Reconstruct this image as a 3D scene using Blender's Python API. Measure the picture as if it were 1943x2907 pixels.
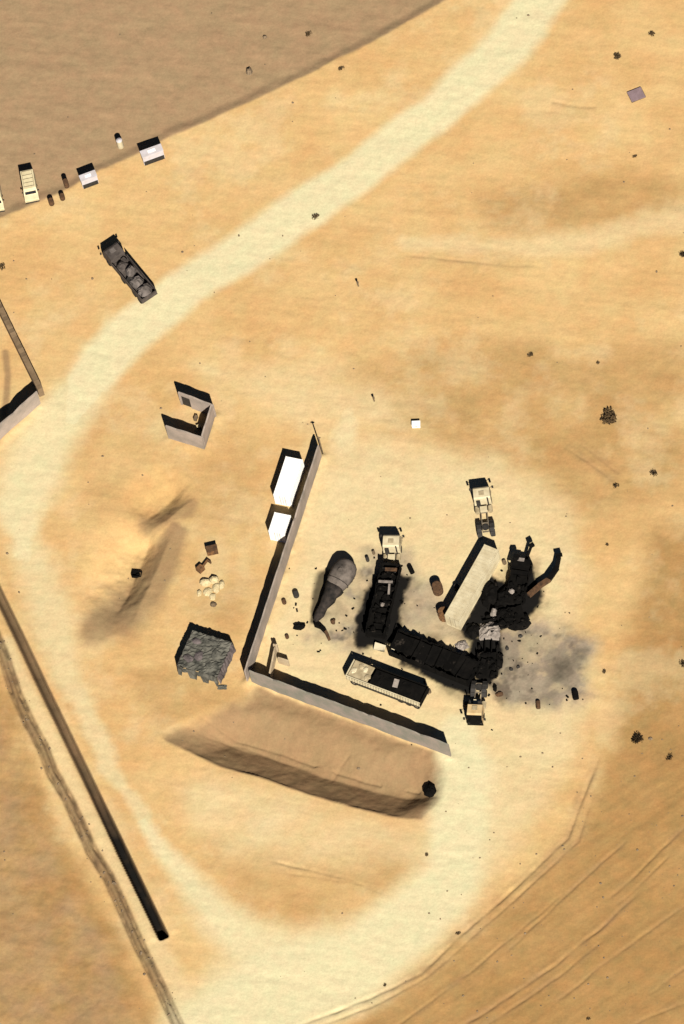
import bpy, math, random
import numpy as np
from mathutils import Vector, Matrix

# ------------------------------------------------------------------ scene, camera, sky, sun
for o in list(bpy.data.objects):
    bpy.data.objects.remove(o)
C = bpy.context.scene.collection
R = random.Random(7)
NPR = np.random.RandomState(11)

IMG_W, IMG_H = 1943.0, 2907.0
PXM = 21.0                       # photograph pixels per metre across the view
TILT = math.radians(29.3)        # the aerial camera looks down at this angle off the vertical
DIST = 1600.0
bx_, by_ = 0.27, -0.963
BACK = Vector((math.sin(TILT) * bx_, math.sin(TILT) * by_, math.cos(TILT))).normalized()
RIGHT = (Vector((1, 0, 0)) - BACK * BACK.x).normalized()
UP = BACK.cross(RIGHT).normalized()
CAM = BACK * DIST

cam_d = bpy.data.cameras.new('camera')
cam = bpy.data.objects.new('camera', cam_d)
C.objects.link(cam)
M = Matrix.Identity(4)
for i in range(3):
    M[i][0], M[i][1], M[i][2], M[i][3] = RIGHT[i], UP[i], BACK[i], CAM[i]
cam.matrix_world = M
cam_d.sensor_fit = 'HORIZONTAL'
cam_d.sensor_width = 36.0
cam_d.lens = 36.0 * DIST / (IMG_W / PXM)
cam_d.clip_start = 50.0
cam_d.clip_end = 12000.0
bpy.context.scene.camera = cam
bpy.context.scene.render.resolution_x = 684
bpy.context.scene.render.resolution_y = 1024


def P(px, py, z=0.0):
    """ground-plan point seen at a photograph pixel, at height z"""
    sx = (px - IMG_W / 2) / PXM
    sy = (IMG_H / 2 - py) / PXM
    d = RIGHT * (sx / DIST) + UP * (sy / DIST) - BACK
    k = (z - CAM.z) / d.z
    p = CAM + d * k
    return Vector((p.x, p.y, z))


sh0, sh1 = P(950, 1500), P(928, 1432)          # shadow of a 3.5 m wall
shv = sh1 - sh0
SUN_EL = math.atan2(3.5, shv.length)
to_sun = Vector((-shv.x, -shv.y, 3.5)).normalized()
SUN_ROT = math.atan2(to_sun.x, to_sun.y)

world = bpy.data.worlds.new('World')
bpy.context.scene.world = world
world.use_nodes = True
wn = world.node_tree.nodes
wl = world.node_tree.links
wn.clear()
w_out = wn.new('ShaderNodeOutputWorld')
w_bg = wn.new('ShaderNodeBackground')
w_sky = wn.new('ShaderNodeTexSky')
w_sky.sky_type = 'NISHITA'
w_sky.sun_disc = False
w_sky.sun_elevation = SUN_EL
w_sky.sun_rotation = SUN_ROT
w_sky.altitude = 1500.0
w_sky.air_density = 0.2
w_sky.dust_density = 0.0
w_sky.ozone_density = 1.0
w_bg.inputs['Strength'].default_value = 0.05
wl.new(w_sky.outputs['Color'], w_bg.inputs['Color'])
wl.new(w_bg.outputs['Background'], w_out.inputs['Surface'])

sun_d = bpy.data.lights.new('sun', 'SUN')
sun_d.energy = 5.0
sun_d.angle = math.radians(0.5)
sun_d.color = (1.0, 0.95, 0.86)
sun = bpy.data.objects.new('sun', sun_d)
C.objects.link(sun)
sun.rotation_euler = to_sun.to_track_quat('Z', 'Y').to_euler()
sun.location = to_sun * 200

vs = bpy.context.scene.view_settings
vs.view_transform = 'Standard'
vs.look = 'None'
vs.gamma = 1.0
vs.use_curve_mapping = False
vs.exposure = 1.24

# ------------------------------------------------------------------ materials
MATS = {}


def mat(name, c1, c2=None, scale=1.0, rough=0.85, bump=0.0, bscale=None, metallic=0.0, detail=6.0, lo=0.35, hi=0.65):
    if name in MATS:
        return MATS[name]
    c1 = tuple(c * 0.65 for c in c1)
    c2 = tuple(c * 0.65 for c in c2) if c2 else None
    m = bpy.data.materials.new(name)
    m.use_nodes = True
    nt = m.node_tree
    n, l = nt.nodes, nt.links
    b = n['Principled BSDF']
    b.inputs['Roughness'].default_value = rough
    b.inputs['Metallic'].default_value = metallic
    if 'Specular IOR Level' in b.inputs:
        b.inputs['Specular IOR Level'].default_value = 0.04 if c1[0] < 0.02 and rough > 0.5 else 0.2
    if c2 is None:
        c2 = tuple(c * 0.82 for c in c1)
    tc = n.new('ShaderNodeTexCoord')
    ns = n.new('ShaderNodeTexNoise')
    ns.inputs['Scale'].default_value = scale
    ns.inputs['Detail'].default_value = detail
    ns.inputs['Roughness'].default_value = 0.6
    l.new(tc.outputs['Object'], ns.inputs['Vector'])
    rp = n.new('ShaderNodeValToRGB')
    rp.color_ramp.elements[0].position = lo
    rp.color_ramp.elements[1].position = hi
    rp.color_ramp.elements[0].color = (*c1, 1)
    rp.color_ramp.elements[1].color = (*c2, 1)
    l.new(ns.outputs['Fac'], rp.inputs['Fac'])
    l.new(rp.outputs['Color'], b.inputs['Base Color'])
    if bump:
        n2 = n.new('ShaderNodeTexNoise')
        n2.inputs['Scale'].default_value = bscale or scale * 3
        n2.inputs['Detail'].default_value = 4
        l.new(tc.outputs['Object'], n2.inputs['Vector'])
        bp = n.new('ShaderNodeBump')
        bp.inputs['Strength'].default_value = bump
        bp.inputs['Distance'].default_value = 0.1
        l.new(n2.outputs['Fac'], bp.inputs['Height'])
        l.new(bp.outputs['Normal'], b.inputs['Normal'])
    MATS[name] = m
    return m


m_concrete = mat('grey concrete', (0.215, 0.182, 0.148), (0.37, 0.295, 0.24), 0.28, 0.92, 0.25, 3.0)
m_concrete_green = mat('weathered concrete', (0.185, 0.178, 0.138), (0.275, 0.225, 0.185), 0.5, 0.92, 0.25, 3.0)
m_mud = mat('mud brick', (0.20, 0.135, 0.075), (0.13, 0.085, 0.045), 0.6, 0.95, 0.4, 3.0)
m_plaster = mat('sand plaster', (0.46, 0.36, 0.23), (0.36, 0.27, 0.17), 0.8, 0.92, 0.2, 4.0)
m_white = mat('white paint', (0.92, 0.90, 0.86), (0.80, 0.77, 0.71), 0.7, 0.5)
m_white2 = mat('worn white paint', (0.52, 0.48, 0.50), (0.44, 0.40, 0.39), 1.2, 0.6)
m_beige = mat('beige paint', (0.62, 0.54, 0.34), (0.50, 0.42, 0.25), 1.1, 0.6)
m_beige_d = mat('dusty beige metal', (0.42, 0.34, 0.21), (0.27, 0.21, 0.12), 1.3, 0.7)
m_pale = mat('pale dusty paint', (0.56, 0.485, 0.32), (0.42, 0.345, 0.21), 0.7, 0.7)
m_pale_scorch = mat('scorched pale paint', (0.52, 0.45, 0.31), (0.06, 0.055, 0.035), 0.42, 0.8, lo=0.5, hi=0.62)
m_sandy = mat('sand coloured paint', (0.55, 0.40, 0.21), (0.42, 0.29, 0.14), 1.0, 0.8)
m_glass = mat('dark glass', (0.012, 0.013, 0.015), (0.02, 0.02, 0.022), 1.0, 0.25)
m_rubber = mat('tyre rubber', (0.018, 0.017, 0.016), (0.03, 0.028, 0.025), 3.0, 0.9)
m_steel = mat('dusty steel', (0.22, 0.18, 0.125), (0.11, 0.085, 0.06), 2.0, 0.7)
m_dark = mat('dark metal', (0.035, 0.030, 0.025), (0.018, 0.016, 0.014), 2.0, 0.75)
m_char = mat('charred metal', (0.003, 0.0027, 0.0024), (0.007, 0.006, 0.005), 0.9, 0.95, 0.5, 4.0)
m_char2 = mat('burnt ash crust', (0.004, 0.0035, 0.003), (0.045, 0.036, 0.028), 1.1, 0.95, 0.6, 4.0, lo=0.56, hi=0.76)
m_ashmetal = mat('ash grey sheet metal', (0.30, 0.255, 0.215), (0.15, 0.125, 0.105), 1.4, 0.85, 0.3, 4.0)
m_rust = mat('rusted steel', (0.11, 0.055, 0.024), (0.045, 0.024, 0.012), 2.2, 0.9, 0.3, 6.0)
m_rust_o = mat('orange rusted steel', (0.20, 0.095, 0.035), (0.06, 0.030, 0.014), 2.0, 0.9, 0.3, 6.0)
m_tank = mat('scorched grey tank', (0.15, 0.122, 0.10), (0.025, 0.02, 0.016), 0.62, 0.85, 0.2, 4.0)
m_tanksoot = mat('sooty tank', (0.040, 0.030, 0.024), (0.006, 0.005, 0.004), 1.0, 0.9, 0.3, 4.0)
m_brownbody = mat('dark brown lorry metal', (0.085, 0.068, 0.058), (0.035, 0.028, 0.024), 0.9, 0.85, 0.3, 4.0)
m_greybody = mat('dull grey tarpaulin', (0.155, 0.13, 0.115), (0.06, 0.05, 0.042), 0.8, 0.9, 0.4, 4.0)
m_net = mat('grey green netting', (0.125, 0.118, 0.095), (0.030, 0.030, 0.024), 0.75, 0.95, 0.8, 3.0, lo=0.36, hi=0.66)
m_netp = mat('mauve grey netting', (0.15, 0.12, 0.115), (0.05, 0.042, 0.04), 0.9, 0.95, 0.8, 3.0, lo=0.36, hi=0.66)
m_stone = mat('desert stone', (0.23, 0.165, 0.10), (0.13, 0.09, 0.055), 3.0, 0.95, 0.4, 6.0)
m_twig = mat('dry shrub', (0.085, 0.052, 0.020), (0.040, 0.024, 0.010), 5.0, 0.95)
m_twig_d = mat('dark dry shrub', (0.028, 0.018, 0.009), (0.014, 0.010, 0.006), 5.0, 0.95)
m_mauve = mat('mauve sheet', (0.235, 0.165, 0.175), (0.18, 0.125, 0.13), 2.0, 0.8)
m_cream = mat('cream sacking', (0.56, 0.46, 0.27), (0.40, 0.31, 0.16), 3.0, 0.9, 0.3, 8.0)
m_wood = mat('grey timber', (0.16, 0.115, 0.065), (0.09, 0.06, 0.035), 3.0, 0.9)

# ------------------------------------------------------------------ mesh helpers


class MB:
    def __init__(self):
        self.v = []
        self.f = []

    def add(self, vs_, fs_):
        k = len(self.v)
        self.v += [tuple(p) for p in vs_]
        self.f += [tuple(i + k for i in f) for f in fs_]
        return self

    def box(self, c, s, rz=0.0, rx=0.0, ry=0.0, jit=0.0):
        mt = Matrix.Translation(c) @ Matrix.Rotation(rz, 4, 'Z') @ Matrix.Rotation(ry, 4, 'Y') @ Matrix.Rotation(rx, 4, 'X')
        vs_ = []
        for a in (-1, 1):
            for b in (-1, 1):
                for d in (-1, 1):
                    q = Vector((a * s[0] / 2, b * s[1] / 2, d * s[2] / 2))
                    if jit:
                        q += Vector((R.uniform(-jit, jit), R.uniform(-jit, jit), R.uniform(-jit, jit)))
                    vs_.append(mt @ q)
        return self.add(vs_, [(0, 1, 3, 2), (4, 6, 7, 5), (0, 4, 5, 1), (2, 3, 7, 6), (0, 2, 6, 4), (1, 5, 7, 3)])

    def tube(self, p, q, r0, r1=None, n=10, cap=True):
        r1 = r0 if r1 is None else r1
        p, q = Vector(p), Vector(q)
        d = (q - p).normalized()
        a = d.orthogonal().normalized()
        b = d.cross(a)
        vs_ = []
        for (o, r) in ((p, r0), (q, r1)):
            for i in range(n):
                t = 2 * math.pi * i / n
                vs_.append(o + a * (r * math.cos(t)) + b * (r * math.sin(t)))
        fs_ = [(i, (i + 1) % n, n + (i + 1) % n, n + i) for i in range(n)]
        if cap:
            fs_ += [tuple(range(n - 1, -1, -1)), tuple(range(n, 2 * n))]
        return self.add(vs_, fs_)

    def ring(self, c, axis, ro, ri, w, n=16):
        """a thick ring (a tyre) round an axis"""
        c = Vector(c)
        d = Vector(axis).normalized()
        a = d.orthogonal().normalized()
        b = d.cross(a)
        prof = [(ri, -w / 2), (ro * 0.95, -w / 2), (ro, -w * 0.3), (ro, w * 0.3), (ro * 0.95, w / 2), (ri, w / 2)]
        vs_ = []
        for i in range(n):
            t = 2 * math.pi * i / n
            e = a * math.cos(t) + b * math.sin(t)
            for (r, h) in prof:
                vs_.append(c + e * r + d * h)
        k = len(prof)
        fs_ = []
        for i in range(n):
            j = (i + 1) % n
            for s in range(k):
                t = (s + 1) % k
                fs_.append((i * k + s, j * k + s, j * k + t, i * k + t))
        return self.add(vs_, fs_)

    def prism(self, prof, y0, y1, in0=0.0, taper=None):
        """side profile (x, z) swept across y; taper narrows the upper half"""
        vs_ = []
        zs = [z for _, z in prof]
        zlo, zhi = min(zs), max(zs)
        for y in (y0, y1):
            for (x, z) in prof:
                f = 1.0
                if taper:
                    k = max(0.0, (z - zlo) / (zhi - zlo) - 0.45) / 0.55
                    f = 1 - taper * k
                vs_.append((x, y * f, z))
        n = len(prof)
        fs_ = [tuple(range(n)), tuple(range(2 * n - 1, n - 1, -1))]
        fs_ += [(i, n + i, n + (i + 1) % n, (i + 1) % n) for i in range(n)]
        return self.add(vs_, fs_)

    def lump(self, c, s, n1=7, n2=5, rough=0.22, rz=0.0, flat=True):
        """an irregular rounded heap"""
        c = Vector(c)
        vs_ = []
        ca, sa = math.cos(rz), math.sin(rz)
        lo = 0.0 if flat else -math.pi / 2
        for j in range(n2):
            ph = lo + (math.pi / 2 - lo) * j / (n2 - 1) * 0.98
            for i in range(n1):
                t = 2 * math.pi * i / n1
                k = 1 + R.uniform(-rough, rough)
                x = math.cos(t) * math.cos(ph) * s[0] * k
                y = math.sin(t) * math.cos(ph) * s[1] * k
                z = math.sin(ph) * s[2] * (1 + R.uniform(-rough, rough) * 0.6)
                vs_.append(c + Vector((x * ca - y * sa, x * sa + y * ca, z)))
        fs_ = []
        for j in range(n2 - 1):
            for i in range(n1):
                fs_.append((j * n1 + i, j * n1 + (i + 1) % n1, (j + 1) * n1 + (i + 1) % n1, (j + 1) * n1 + i))
        fs_.append(tuple((n2 - 1) * n1 + i for i in range(n1)))
        fs_.append(tuple(range(n1 - 1, -1, -1)))
        return self.add(vs_, fs_)

    def build(self, name, m, parent=None, smooth=False, loc=None, rz=0.0):
        me = bpy.data.meshes.new(name)
        me.from_pydata(self.v, [], self.f)
        me.validate()
        if smooth:
            me.polygons.foreach_set('use_smooth', [True] * len(me.polygons))
        me.materials.append(m)
        me.update()
        o = bpy.data.objects.new(name, me)
        C.objects.link(o)
        if parent:
            o.parent = parent
        if loc is not None:
            o.location = loc
            o.rotation_euler = (0, 0, rz)
        return o


def tag(o, label=None, cat=None, group=None, kind=None):
    if label:
        o['label'] = label
    if cat:
        o['category'] = cat
    if group:
        o['group'] = group
    if kind:
        o['kind'] = kind
    return o


def thing(name, label, cat, loc, rz=0.0, group=None):
    o = bpy.data.objects.new(name, None)
    o.empty_display_size = 0.3
    C.objects.link(o)
    o.location = loc
    o.rotation_euler = (0, 0, rz)
    return tag(o, label, cat, group)


def copy_thing(root, label, loc, rz):
    def rec(o, par):
        c = o.copy()
        C.objects.link(c)
        c.parent = par
        for ch in list(o.children):
            rec(ch, c)
        return c
    r = rec(root, None)
    r.location = loc
    r.rotation_euler = (0, 0, rz)
    r['label'] = label
    return r


# ------------------------------------------------------------------ noise and distances on arrays
def vnoise(x, y, seed):
    xi = np.floor(x).astype(np.int64)
    yi = np.floor(y).astype(np.int64)
    fx, fy = x - xi, y - yi
    fx = fx * fx * (3 - 2 * fx)
    fy = fy * fy * (3 - 2 * fy)

    def h(a, b):
        k = (a * 374761393 + b * 668265263 + seed * 974711) & 0x7fffffff
        k = ((k ^ (k >> 13)) * 1274126177) & 0x7fffffff
        return ((k ^ (k >> 16)) & 0xffff) / 65535.0
    a, b, c, d = h(xi, yi), h(xi + 1, yi), h(xi, yi + 1), h(xi + 1, yi + 1)
    return (a * (1 - fx) + b * fx) * (1 - fy) + (c * (1 - fx) + d * fx) * fy


def fbm(x, y, scale, seed, oct_=4, rough=0.5):
    t = np.zeros_like(x)
    amp, tot, f = 1.0, 0.0, 1.0 / scale
    for o in range(oct_):
        t += amp * vnoise(x * f + 57.3 * o, y * f + 13.7 * o, seed + o)
        tot += amp
        amp *= rough
        f *= 2.03
    return t / tot            # 0..1


def sstep(a, b, x):
    t = np.clip((x - a) / (b - a), 0, 1)
    return t * t * (3 - 2 * t)


def pl(pts):
    return np.array([[P(a, b).x, P(a, b).y] for a, b in pts])


def dist_pl(x, y, line, widths=None):
    """distance to a polyline, signed side (+ left of travel), length fraction, width"""
    best = np.full(x.shape, 1e9)
    side = np.zeros(x.shape)
    frac = np.zeros(x.shape)
    seg = np.hypot(np.diff(line[:, 0]), np.diff(line[:, 1]))
    cum = np.concatenate([[0], np.cumsum(seg)])
    wid = np.ones(x.shape)
    for i in range(len(line) - 1):
        ax, ay = line[i]
        dx, dy = line[i + 1] - line[i]
        L2 = dx * dx + dy * dy
        t = np.clip(((x - ax) * dx + (y - ay) * dy) / L2, 0, 1)
        ex, ey = x - ax - t * dx, y - ay - t * dy
        d = np.hypot(ex, ey)
        m = d < best
        best = np.where(m, d, best)
        side = np.where(m, np.sign(dx * (y - ay) - dy * (x - ax)), side)
        frac = np.where(m, (cum[i] + t * seg[i]) / cum[-1], frac)
        if widths is not None:
            wid = np.where(m, widths[i] * (1 - t) + widths[i + 1] * t, wid)
    return best, side, frac, wid


def dist_poly(x, y, poly):
    """signed distance to a polygon, negative inside"""
    q = np.vstack([poly, poly[:1]])
    d = dist_pl(x, y, q)[0]
    ins = np.zeros(x.shape, bool)
    j = len(poly) - 1
    for i in range(len(poly)):
        xi, yi = poly[i]
        xj, yj = poly[j]
        c = ((yi > y) != (yj > y)) & (x < (xj - xi) * (y - yi) / (yj - yi + 1e-12) + xi)
        ins ^= c
        j = i
    return np.where(ins, -d, d)


# ------------------------------------------------------------------ terrain
FIELD = pl([(-900, 900), (-60, 640), (18, 611), (112, 570), (214, 525), (286, 481), (388, 436), (478, 386), (548, 359),
            (708, 289), (1000, 148), (1262, 2), (1700, -220), (2600, -700), (-900, -1200)])
PIT_RIM = pl([(440, 2085), (470, 2106), (622, 2176), (737, 2209), (880, 2259), (1000, 2294), (1110, 2320), (1215, 2340)])
PIT_AREA = pl([(445, 2085), (470, 2106), (622, 2176), (737, 2209), (880, 2259), (1000, 2294), (1110, 2320), (1200, 2330),
               (1262, 2268), (1288, 2152), (1000, 2048), (712, 1940), (640, 1990), (520, 2040)])
PIT_EAST = pl([(1291, 2140), (1264, 2268), (1200, 2334)])
PIT_WEST = pl([(440, 2080), (520, 2040), (640, 1990), (712, 1940)])
SE_AREA = pl([(1000, 2960), (1230, 2770), (1330, 2690), (1500, 2530), (1640, 2395), (1720, 2230), (1780, 2060), (2100, 2000), (2100, 2960)])
SW_AREA = pl([(-200, 1830), (20, 2080), (150, 2400), (290, 2650), (430, 2960), (-200, 2960)])
DIT = pl([(-60, 1572), (4, 1703), (75, 1850), (128, 1962), (232, 2176), (339, 2397), (468, 2666)])
BANK = pl([(-60, 1700), (9, 1859), (49, 1979), (85, 2055), (120, 2118), (147, 2189), (192, 2265), (223, 2332), (259, 2412),
           (306, 2485), (344, 2568), (395, 2683), (459, 2810), (504, 2906), (560, 3030)])
SC1 = pl([(500, 1490), (352, 1825)])
SC2 = pl([(575, 1402), (385, 1538)])
FEET = [pl([(915, 1299), (706, 1940)]), pl([(712, 1938), (1281, 2150)]), pl([(-60, 1306), (116, 1147)]), pl([(614, 1187), (582, 1278), (479, 1246)])]
RUTS = [
    (pl([(800, 2935), (867, 2905), (1065, 2828), (1200, 2764), (1295, 2668), (1475, 2511), (1612, 2379), (1664, 2241), (1721, 2099)]), 0.22, 0.5),
    (pl([(860, 2930), (1085, 2845), (1215, 2775), (1320, 2680), (1500, 2520), (1640, 2390), (1690, 2250)]), 0.13, 0.4),
    (pl([(1060, 2960), (1300, 2790), (1480, 2640), (1620, 2520)]), 0.11, 0.35),
    (pl([(1427, 2715), (1541, 2606), (1640, 2510), (1790, 2380)]), 0.13, 0.35),
    (pl([(1300, 2925), (1400, 2862), (1579, 2739), (1700, 2640), (1830, 2520)]), 0.17, 0.45),
    (pl([(1335, 2940), (1430, 2880), (1605, 2760), (1720, 2665)]), 0.11, 0.4),
    (pl([(1720, 2560), (1790, 2500), (1880, 2410), (1990, 2310)]), 0.13, 0.4),
    (pl([(1745, 2575), (1815, 2515), (1905, 2425)]), 0.09, 0.35),
    (pl([(1560, 2860), (1740, 2720), (1960, 2560)]), 0.08, 0.4),
    (pl([(1605, 1265), (1680, 1318), (1751, 1372)]), 0.12, 0.4),
    (pl([(1645, 1255), (1710, 1305), (1762, 1350)]), 0.10, 0.35),
    (pl([(560, 2078), (690, 2098), (800, 2142), (910, 2170)]), 0.10, 0.35),
    (pl([(925, 2208), (960, 2160), (995, 2125)]), 0.12, 0.35),
    (pl([(760, 2440), (900, 2475), (1000, 2500), (1110, 2545)]), 0.09, 0.4),
    (pl([(800, 2475), (950, 2500), (1090, 2520)]), 0.06, 0.4),
    (pl([(1140, 720), (1280, 735), (1430, 752), (1530, 755)]), 0.07, 0.5),
    (pl([(1560, 285), (1640, 302), (1700, 305)]), 0.06, 0.5),
    (pl([(1840, 2830), (1890, 2790), (1960, 2740)]), 0.08, 0.4),
    (pl([(1770, 2925), (1850, 2885), (1960, 2840)]), 0.08, 0.4),
]
SCRUB_L = pl([(15, 1000), (22, 1060), (18, 1130), (12, 1180)])


def terrain(x, y):
    x = np.asarray(x, float)
    y = np.asarray(y, float)
    near = sstep(150, 100, np.hypot(x, y * 0.8))
    h = (fbm(x, y, 26.0, 3, 3) - 0.5) * 0.5 * near
    h += (fbm(x, y, 4.5, 21, 4) - 0.5) * 0.10 * near
    wx = x + (fbm(x, y, 3.0, 41, 3) - 0.5) * 0.8
    wy = y + (fbm(x, y, 3.0, 51, 3) - 0.5) * 0.8
    # the lower field in the north-west
    df = dist_poly(wx, wy, FIELD)
    h -= 0.32 * sstep(0.2, -1.6, df)
    # long pit below the south wall: steep southern bank, floor rising to the wall
    inside = dist_poly(wx * 0.5 + x * 0.5, wy * 0.5 + y * 0.5, PIT_AREA)
    dr = dist_pl(wx * 0.35 + x * 0.65, wy * 0.35 + y * 0.65, PIT_RIM)[0]
    de = np.minimum(dist_pl(wx, wy, PIT_EAST)[0], dist_pl(wx, wy, PIT_WEST)[0] * 0.9)
    bank = np.clip(dr / 4.3, 0, 1)
    fl = np.where(inside < 0, np.minimum(bank, 1.06 - 0.06 / (bank + 0.06)) * (1 - 0.88 * sstep(4.3, 10.5, dr)), 0.0)
    h -= 2.6 * fl * sstep(0.0, -0.5, inside) * sstep(0.0, 5.2, de)
    h += np.where(inside < -0.3, 1.0, 0.0) * sstep(0, 3, de) * ((fbm(x, y, 2.6, 361, 4) - 0.5) * 0.42 - 0.22 * np.exp(-((dr - 5.4) / 0.22) ** 2) * (fbm(x, y, 5, 363, 2) > 0.42))
    # scooped hollows west of the yard
    for (ln, dep, wd, reach) in ((SC1, 1.75, 2.9, 10.5), (SC2, 1.25, 2.4, 8.5)):
        d, s, fr, _ = dist_pl(wx, wy, ln)
        ends = sstep(0.0, 0.3, fr) * sstep(1.0, 0.55, fr)
        h -= np.where(s < 0, dep * np.clip(d / wd, 0, 1) * sstep(reach, wd, d) * ends * (0.75 + 0.5 * fbm(x, y, 2.4, 371, 4)), 0.0)
    # drainage ditch: gentle west side, steep east side
    d, s, fr, _ = dist_pl(x + (wx - x) * 0.07, y + (wy - y) * 0.07, DIT)
    sd = d * s
    low = sstep(0.55, 0.78, fr)
    dep = 1.35 + 1.1 * low + 0.25 * (fbm(x, y, 4.0, 71, 2) - 0.5)
    end = np.clip((1 - fr) / 0.010, 0, 1)
    wst = 0.85 - 0.30 * low
    h -= dep * end * sstep(-0.85, -0.85 + wst, sd) * sstep(0.72, 0.40, sd)
    h += 0.16 * (np.exp(-((sd - 1.5) / 0.6) ** 2) + np.exp(-((sd + 1.5) / 0.6) ** 2)) * end
    # rough double bank
    d, s, fr, _ = dist_pl(wx * 0.15 + x * 0.85, wy * 0.15 + y * 0.85, BANK)
    sd = d * s
    rgh = 0.3 + 1.3 * fbm(x, y, 1.6, 77, 3)
    h -= 0.50 * rgh * (np.exp(-((sd - 0.5) / 0.26) ** 2) + 0.9 * np.exp(-((sd + 0.55) / 0.22) ** 2))
    h += 0.10 * rgh * np.exp(-(sd / 0.3) ** 2)
    # wind-combed and driven-over streaks
    ca, sa = math.cos(math.radians(38)), math.sin(math.radians(38))
    u, v = x * ca + y * sa, -x * sa + y * ca
    se = sstep(2.0, -3.0, dist_poly(wx, wy, SE_AREA))
    h += se * ((fbm(u / 8.0, v, 1.2, 301, 4) - 0.5) * 0.11 + (fbm(x, y, 1.8, 303, 3) - 0.5) * 0.06)
    ca, sa = math.cos(math.radians(-8)), math.sin(math.radians(-8))
    u, v = x * ca + y * sa, -x * sa + y * ca
    h += (1 - se) * near * (fbm(u / 5.0, v, 1.3, 311, 3) - 0.5) * 0.09
    rough = sstep(2.0, -3.0, dist_poly(wx, wy, SW_AREA))
    h += rough * (fbm(x, y, 2.4, 321, 4) - 0.5) * 0.30
    h += sstep(0.0, -3.0, df) * (fbm(u / 3.5, v, 2.4, 331, 4) - 0.5) * 0.16
    h += near * (fbm(x, y, 0.9, 341, 3) - 0.5) * 0.045
    for ln in FEET:
        d = dist_pl(x, y, ln)[0]
        h += 0.34 * np.exp(-(d / 0.75) ** 2) * np.clip(2.2 * fbm(x, y, 2.6, 351, 3) - 0.6, 0, 1)
    # wheel ruts
    for (ln, dep, wd) in RUTS:
        d, s, fr, _ = dist_pl(x + (wx - x) * 0.4, y + (wy - y) * 0.4, ln)
        e = sstep(0, 0.12, fr) * sstep(1, 0.88, fr) * np.clip(1.8 * fbm(x, y, 3.2, 91, 3) - 0.1, 0, 1.2)
        crumb = 0.6 + 0.8 * fbm(x, y, 0.7, 95, 3)
        h += e * dep * 0.95 * crumb * (-np.exp(-(d / (wd * 0.45)) ** 2) + 0.08 * np.exp(-((d - wd * 1.2) / (wd * 0.7)) ** 2))
    return h


def Z(x, y):
    return float(terrain(np.array([x]), np.array([y]))[0])


def G(px, py):
    """a point on the ground at a photograph pixel"""
    p = P(px, py)
    return Vector((p.x, p.y, Z(p.x, p.y)))


def axis(x0, x1, lim, n):
    f = np.linspace(x0, x1, n)
    k = np.array([1.5, 4, 9, 18, 40, 90, 200, 450, 1000, 2200, lim])
    return np.concatenate([x0 - k[::-1], f, x1 + k])


cs = [P(a, b) for a in (-40, 1983) for b in (-60, 2967)]
gx = axis(min(c.x for c in cs) - 2, max(c.x for c in cs) + 2, 4000, 600)
gy = axis(min(c.y for c in cs) - 2, max(c.y for c in cs) + 2, 4000, 1000)
X, Y = np.meshgrid(gx, gy)
nx, ny = len(gx), len(gy)
Hh = terrain(X, Y)
co = np.stack([X.ravel(), Y.ravel(), Hh.ravel()], 1).astype(np.float32)
idx = np.arange(nx * ny).reshape(ny, nx)
quads = np.stack([idx[:-1, :-1], idx[:-1, 1:], idx[1:, 1:], idx[1:, :-1]], -1).reshape(-1, 4)
me = bpy.data.meshes.new('ground')
me.vertices.add(nx * ny)
me.vertices.foreach_set('co', co.ravel())
me.loops.add(quads.size)
me.loops.foreach_set('vertex_index', quads.ravel().astype(np.int32))
me.polygons.add(len(quads))
me.polygons.foreach_set('loop_start', np.arange(0, quads.size, 4, dtype=np.int32))
me.polygons.foreach_set('use_smooth', np.ones(len(quads), bool))
me.update(calc_edges=True)

# where each kind of soil lies, plus slope shade painted on the scoops
wX = X + (fbm(X, Y, 5.0, 101, 6, 0.6) - 0.5) * 3.4
wY = Y + (fbm(X, Y, 5.0, 111, 6, 0.6) - 0.5) * 3.4


def band(pts, widths, soft=0.35, warp=1.0):
    d, s, fr, w = dist_pl(X + (wX - X) * warp, Y + (wY - Y) * warp, pl(pts), [w_ / PXM / 2 for w_ in widths])
    return sstep(1 + soft, 1 - soft, d / w)


def area(pts, soft=1.0, warp=1.0):
    d = dist_poly(X + (wX - X) * warp, Y + (wY - Y) * warp, pl(pts))
    return sstep(soft, -soft, d)


road = band([(1700, -260), (1536, -10), (1450, 124), (1239, 318), (1028, 480), (805, 632), (533, 812), (350, 960), (240, 1090), (205, 1190)],
            [150, 135, 150, 128, 128, 140, 132, 150, 130, 40], 0.3, 0.45)
road = np.maximum(road, 0.85 * band([(290, 1020), (190, 1160), (100, 1300), (60, 1440), (75, 1570)], [120, 150, 175, 150, 60], 0.6, 0.8))
road = np.maximum(road, 0.55 * band([(60, 1500), (130, 1700), (170, 1850), (230, 2010), (350, 2240), (480, 2440)], [90, 120, 90, 55, 45, 30], 0.7, 0.8))
loop = band([(1300, 2080), (1325, 2180), (1285, 2480), (1180, 2610), (1000, 2740), (800, 2800), (640, 2960)],
            [110, 150, 170, 210, 250, 330, 360], 0.42, 0.5)
loop2 = 0.85 * band([(400, 2330), (520, 2480), (600, 2590), (720, 2690), (900, 2740)], [25, 75, 100, 150, 200], 0.75, 0.6)
pale = np.maximum(0.95 * band([(985, 1180), (990, 1350), (930, 1550), (850, 1700), (780, 1850)], [60, 130, 150, 100, 50], 0.7),
                  0.9 * area([(890, 1320), (1000, 1230), (1180, 1260), (1400, 1300), (1600, 1420), (1670, 1640), (1620, 1780), (1690, 1900), (1640, 2080),
                              (1560, 2260), (1400, 2480), (1320, 2640), (1240, 2500), (1300, 2300), (1290, 2120), (730, 1910), (800, 1640)], 3.2))
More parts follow.
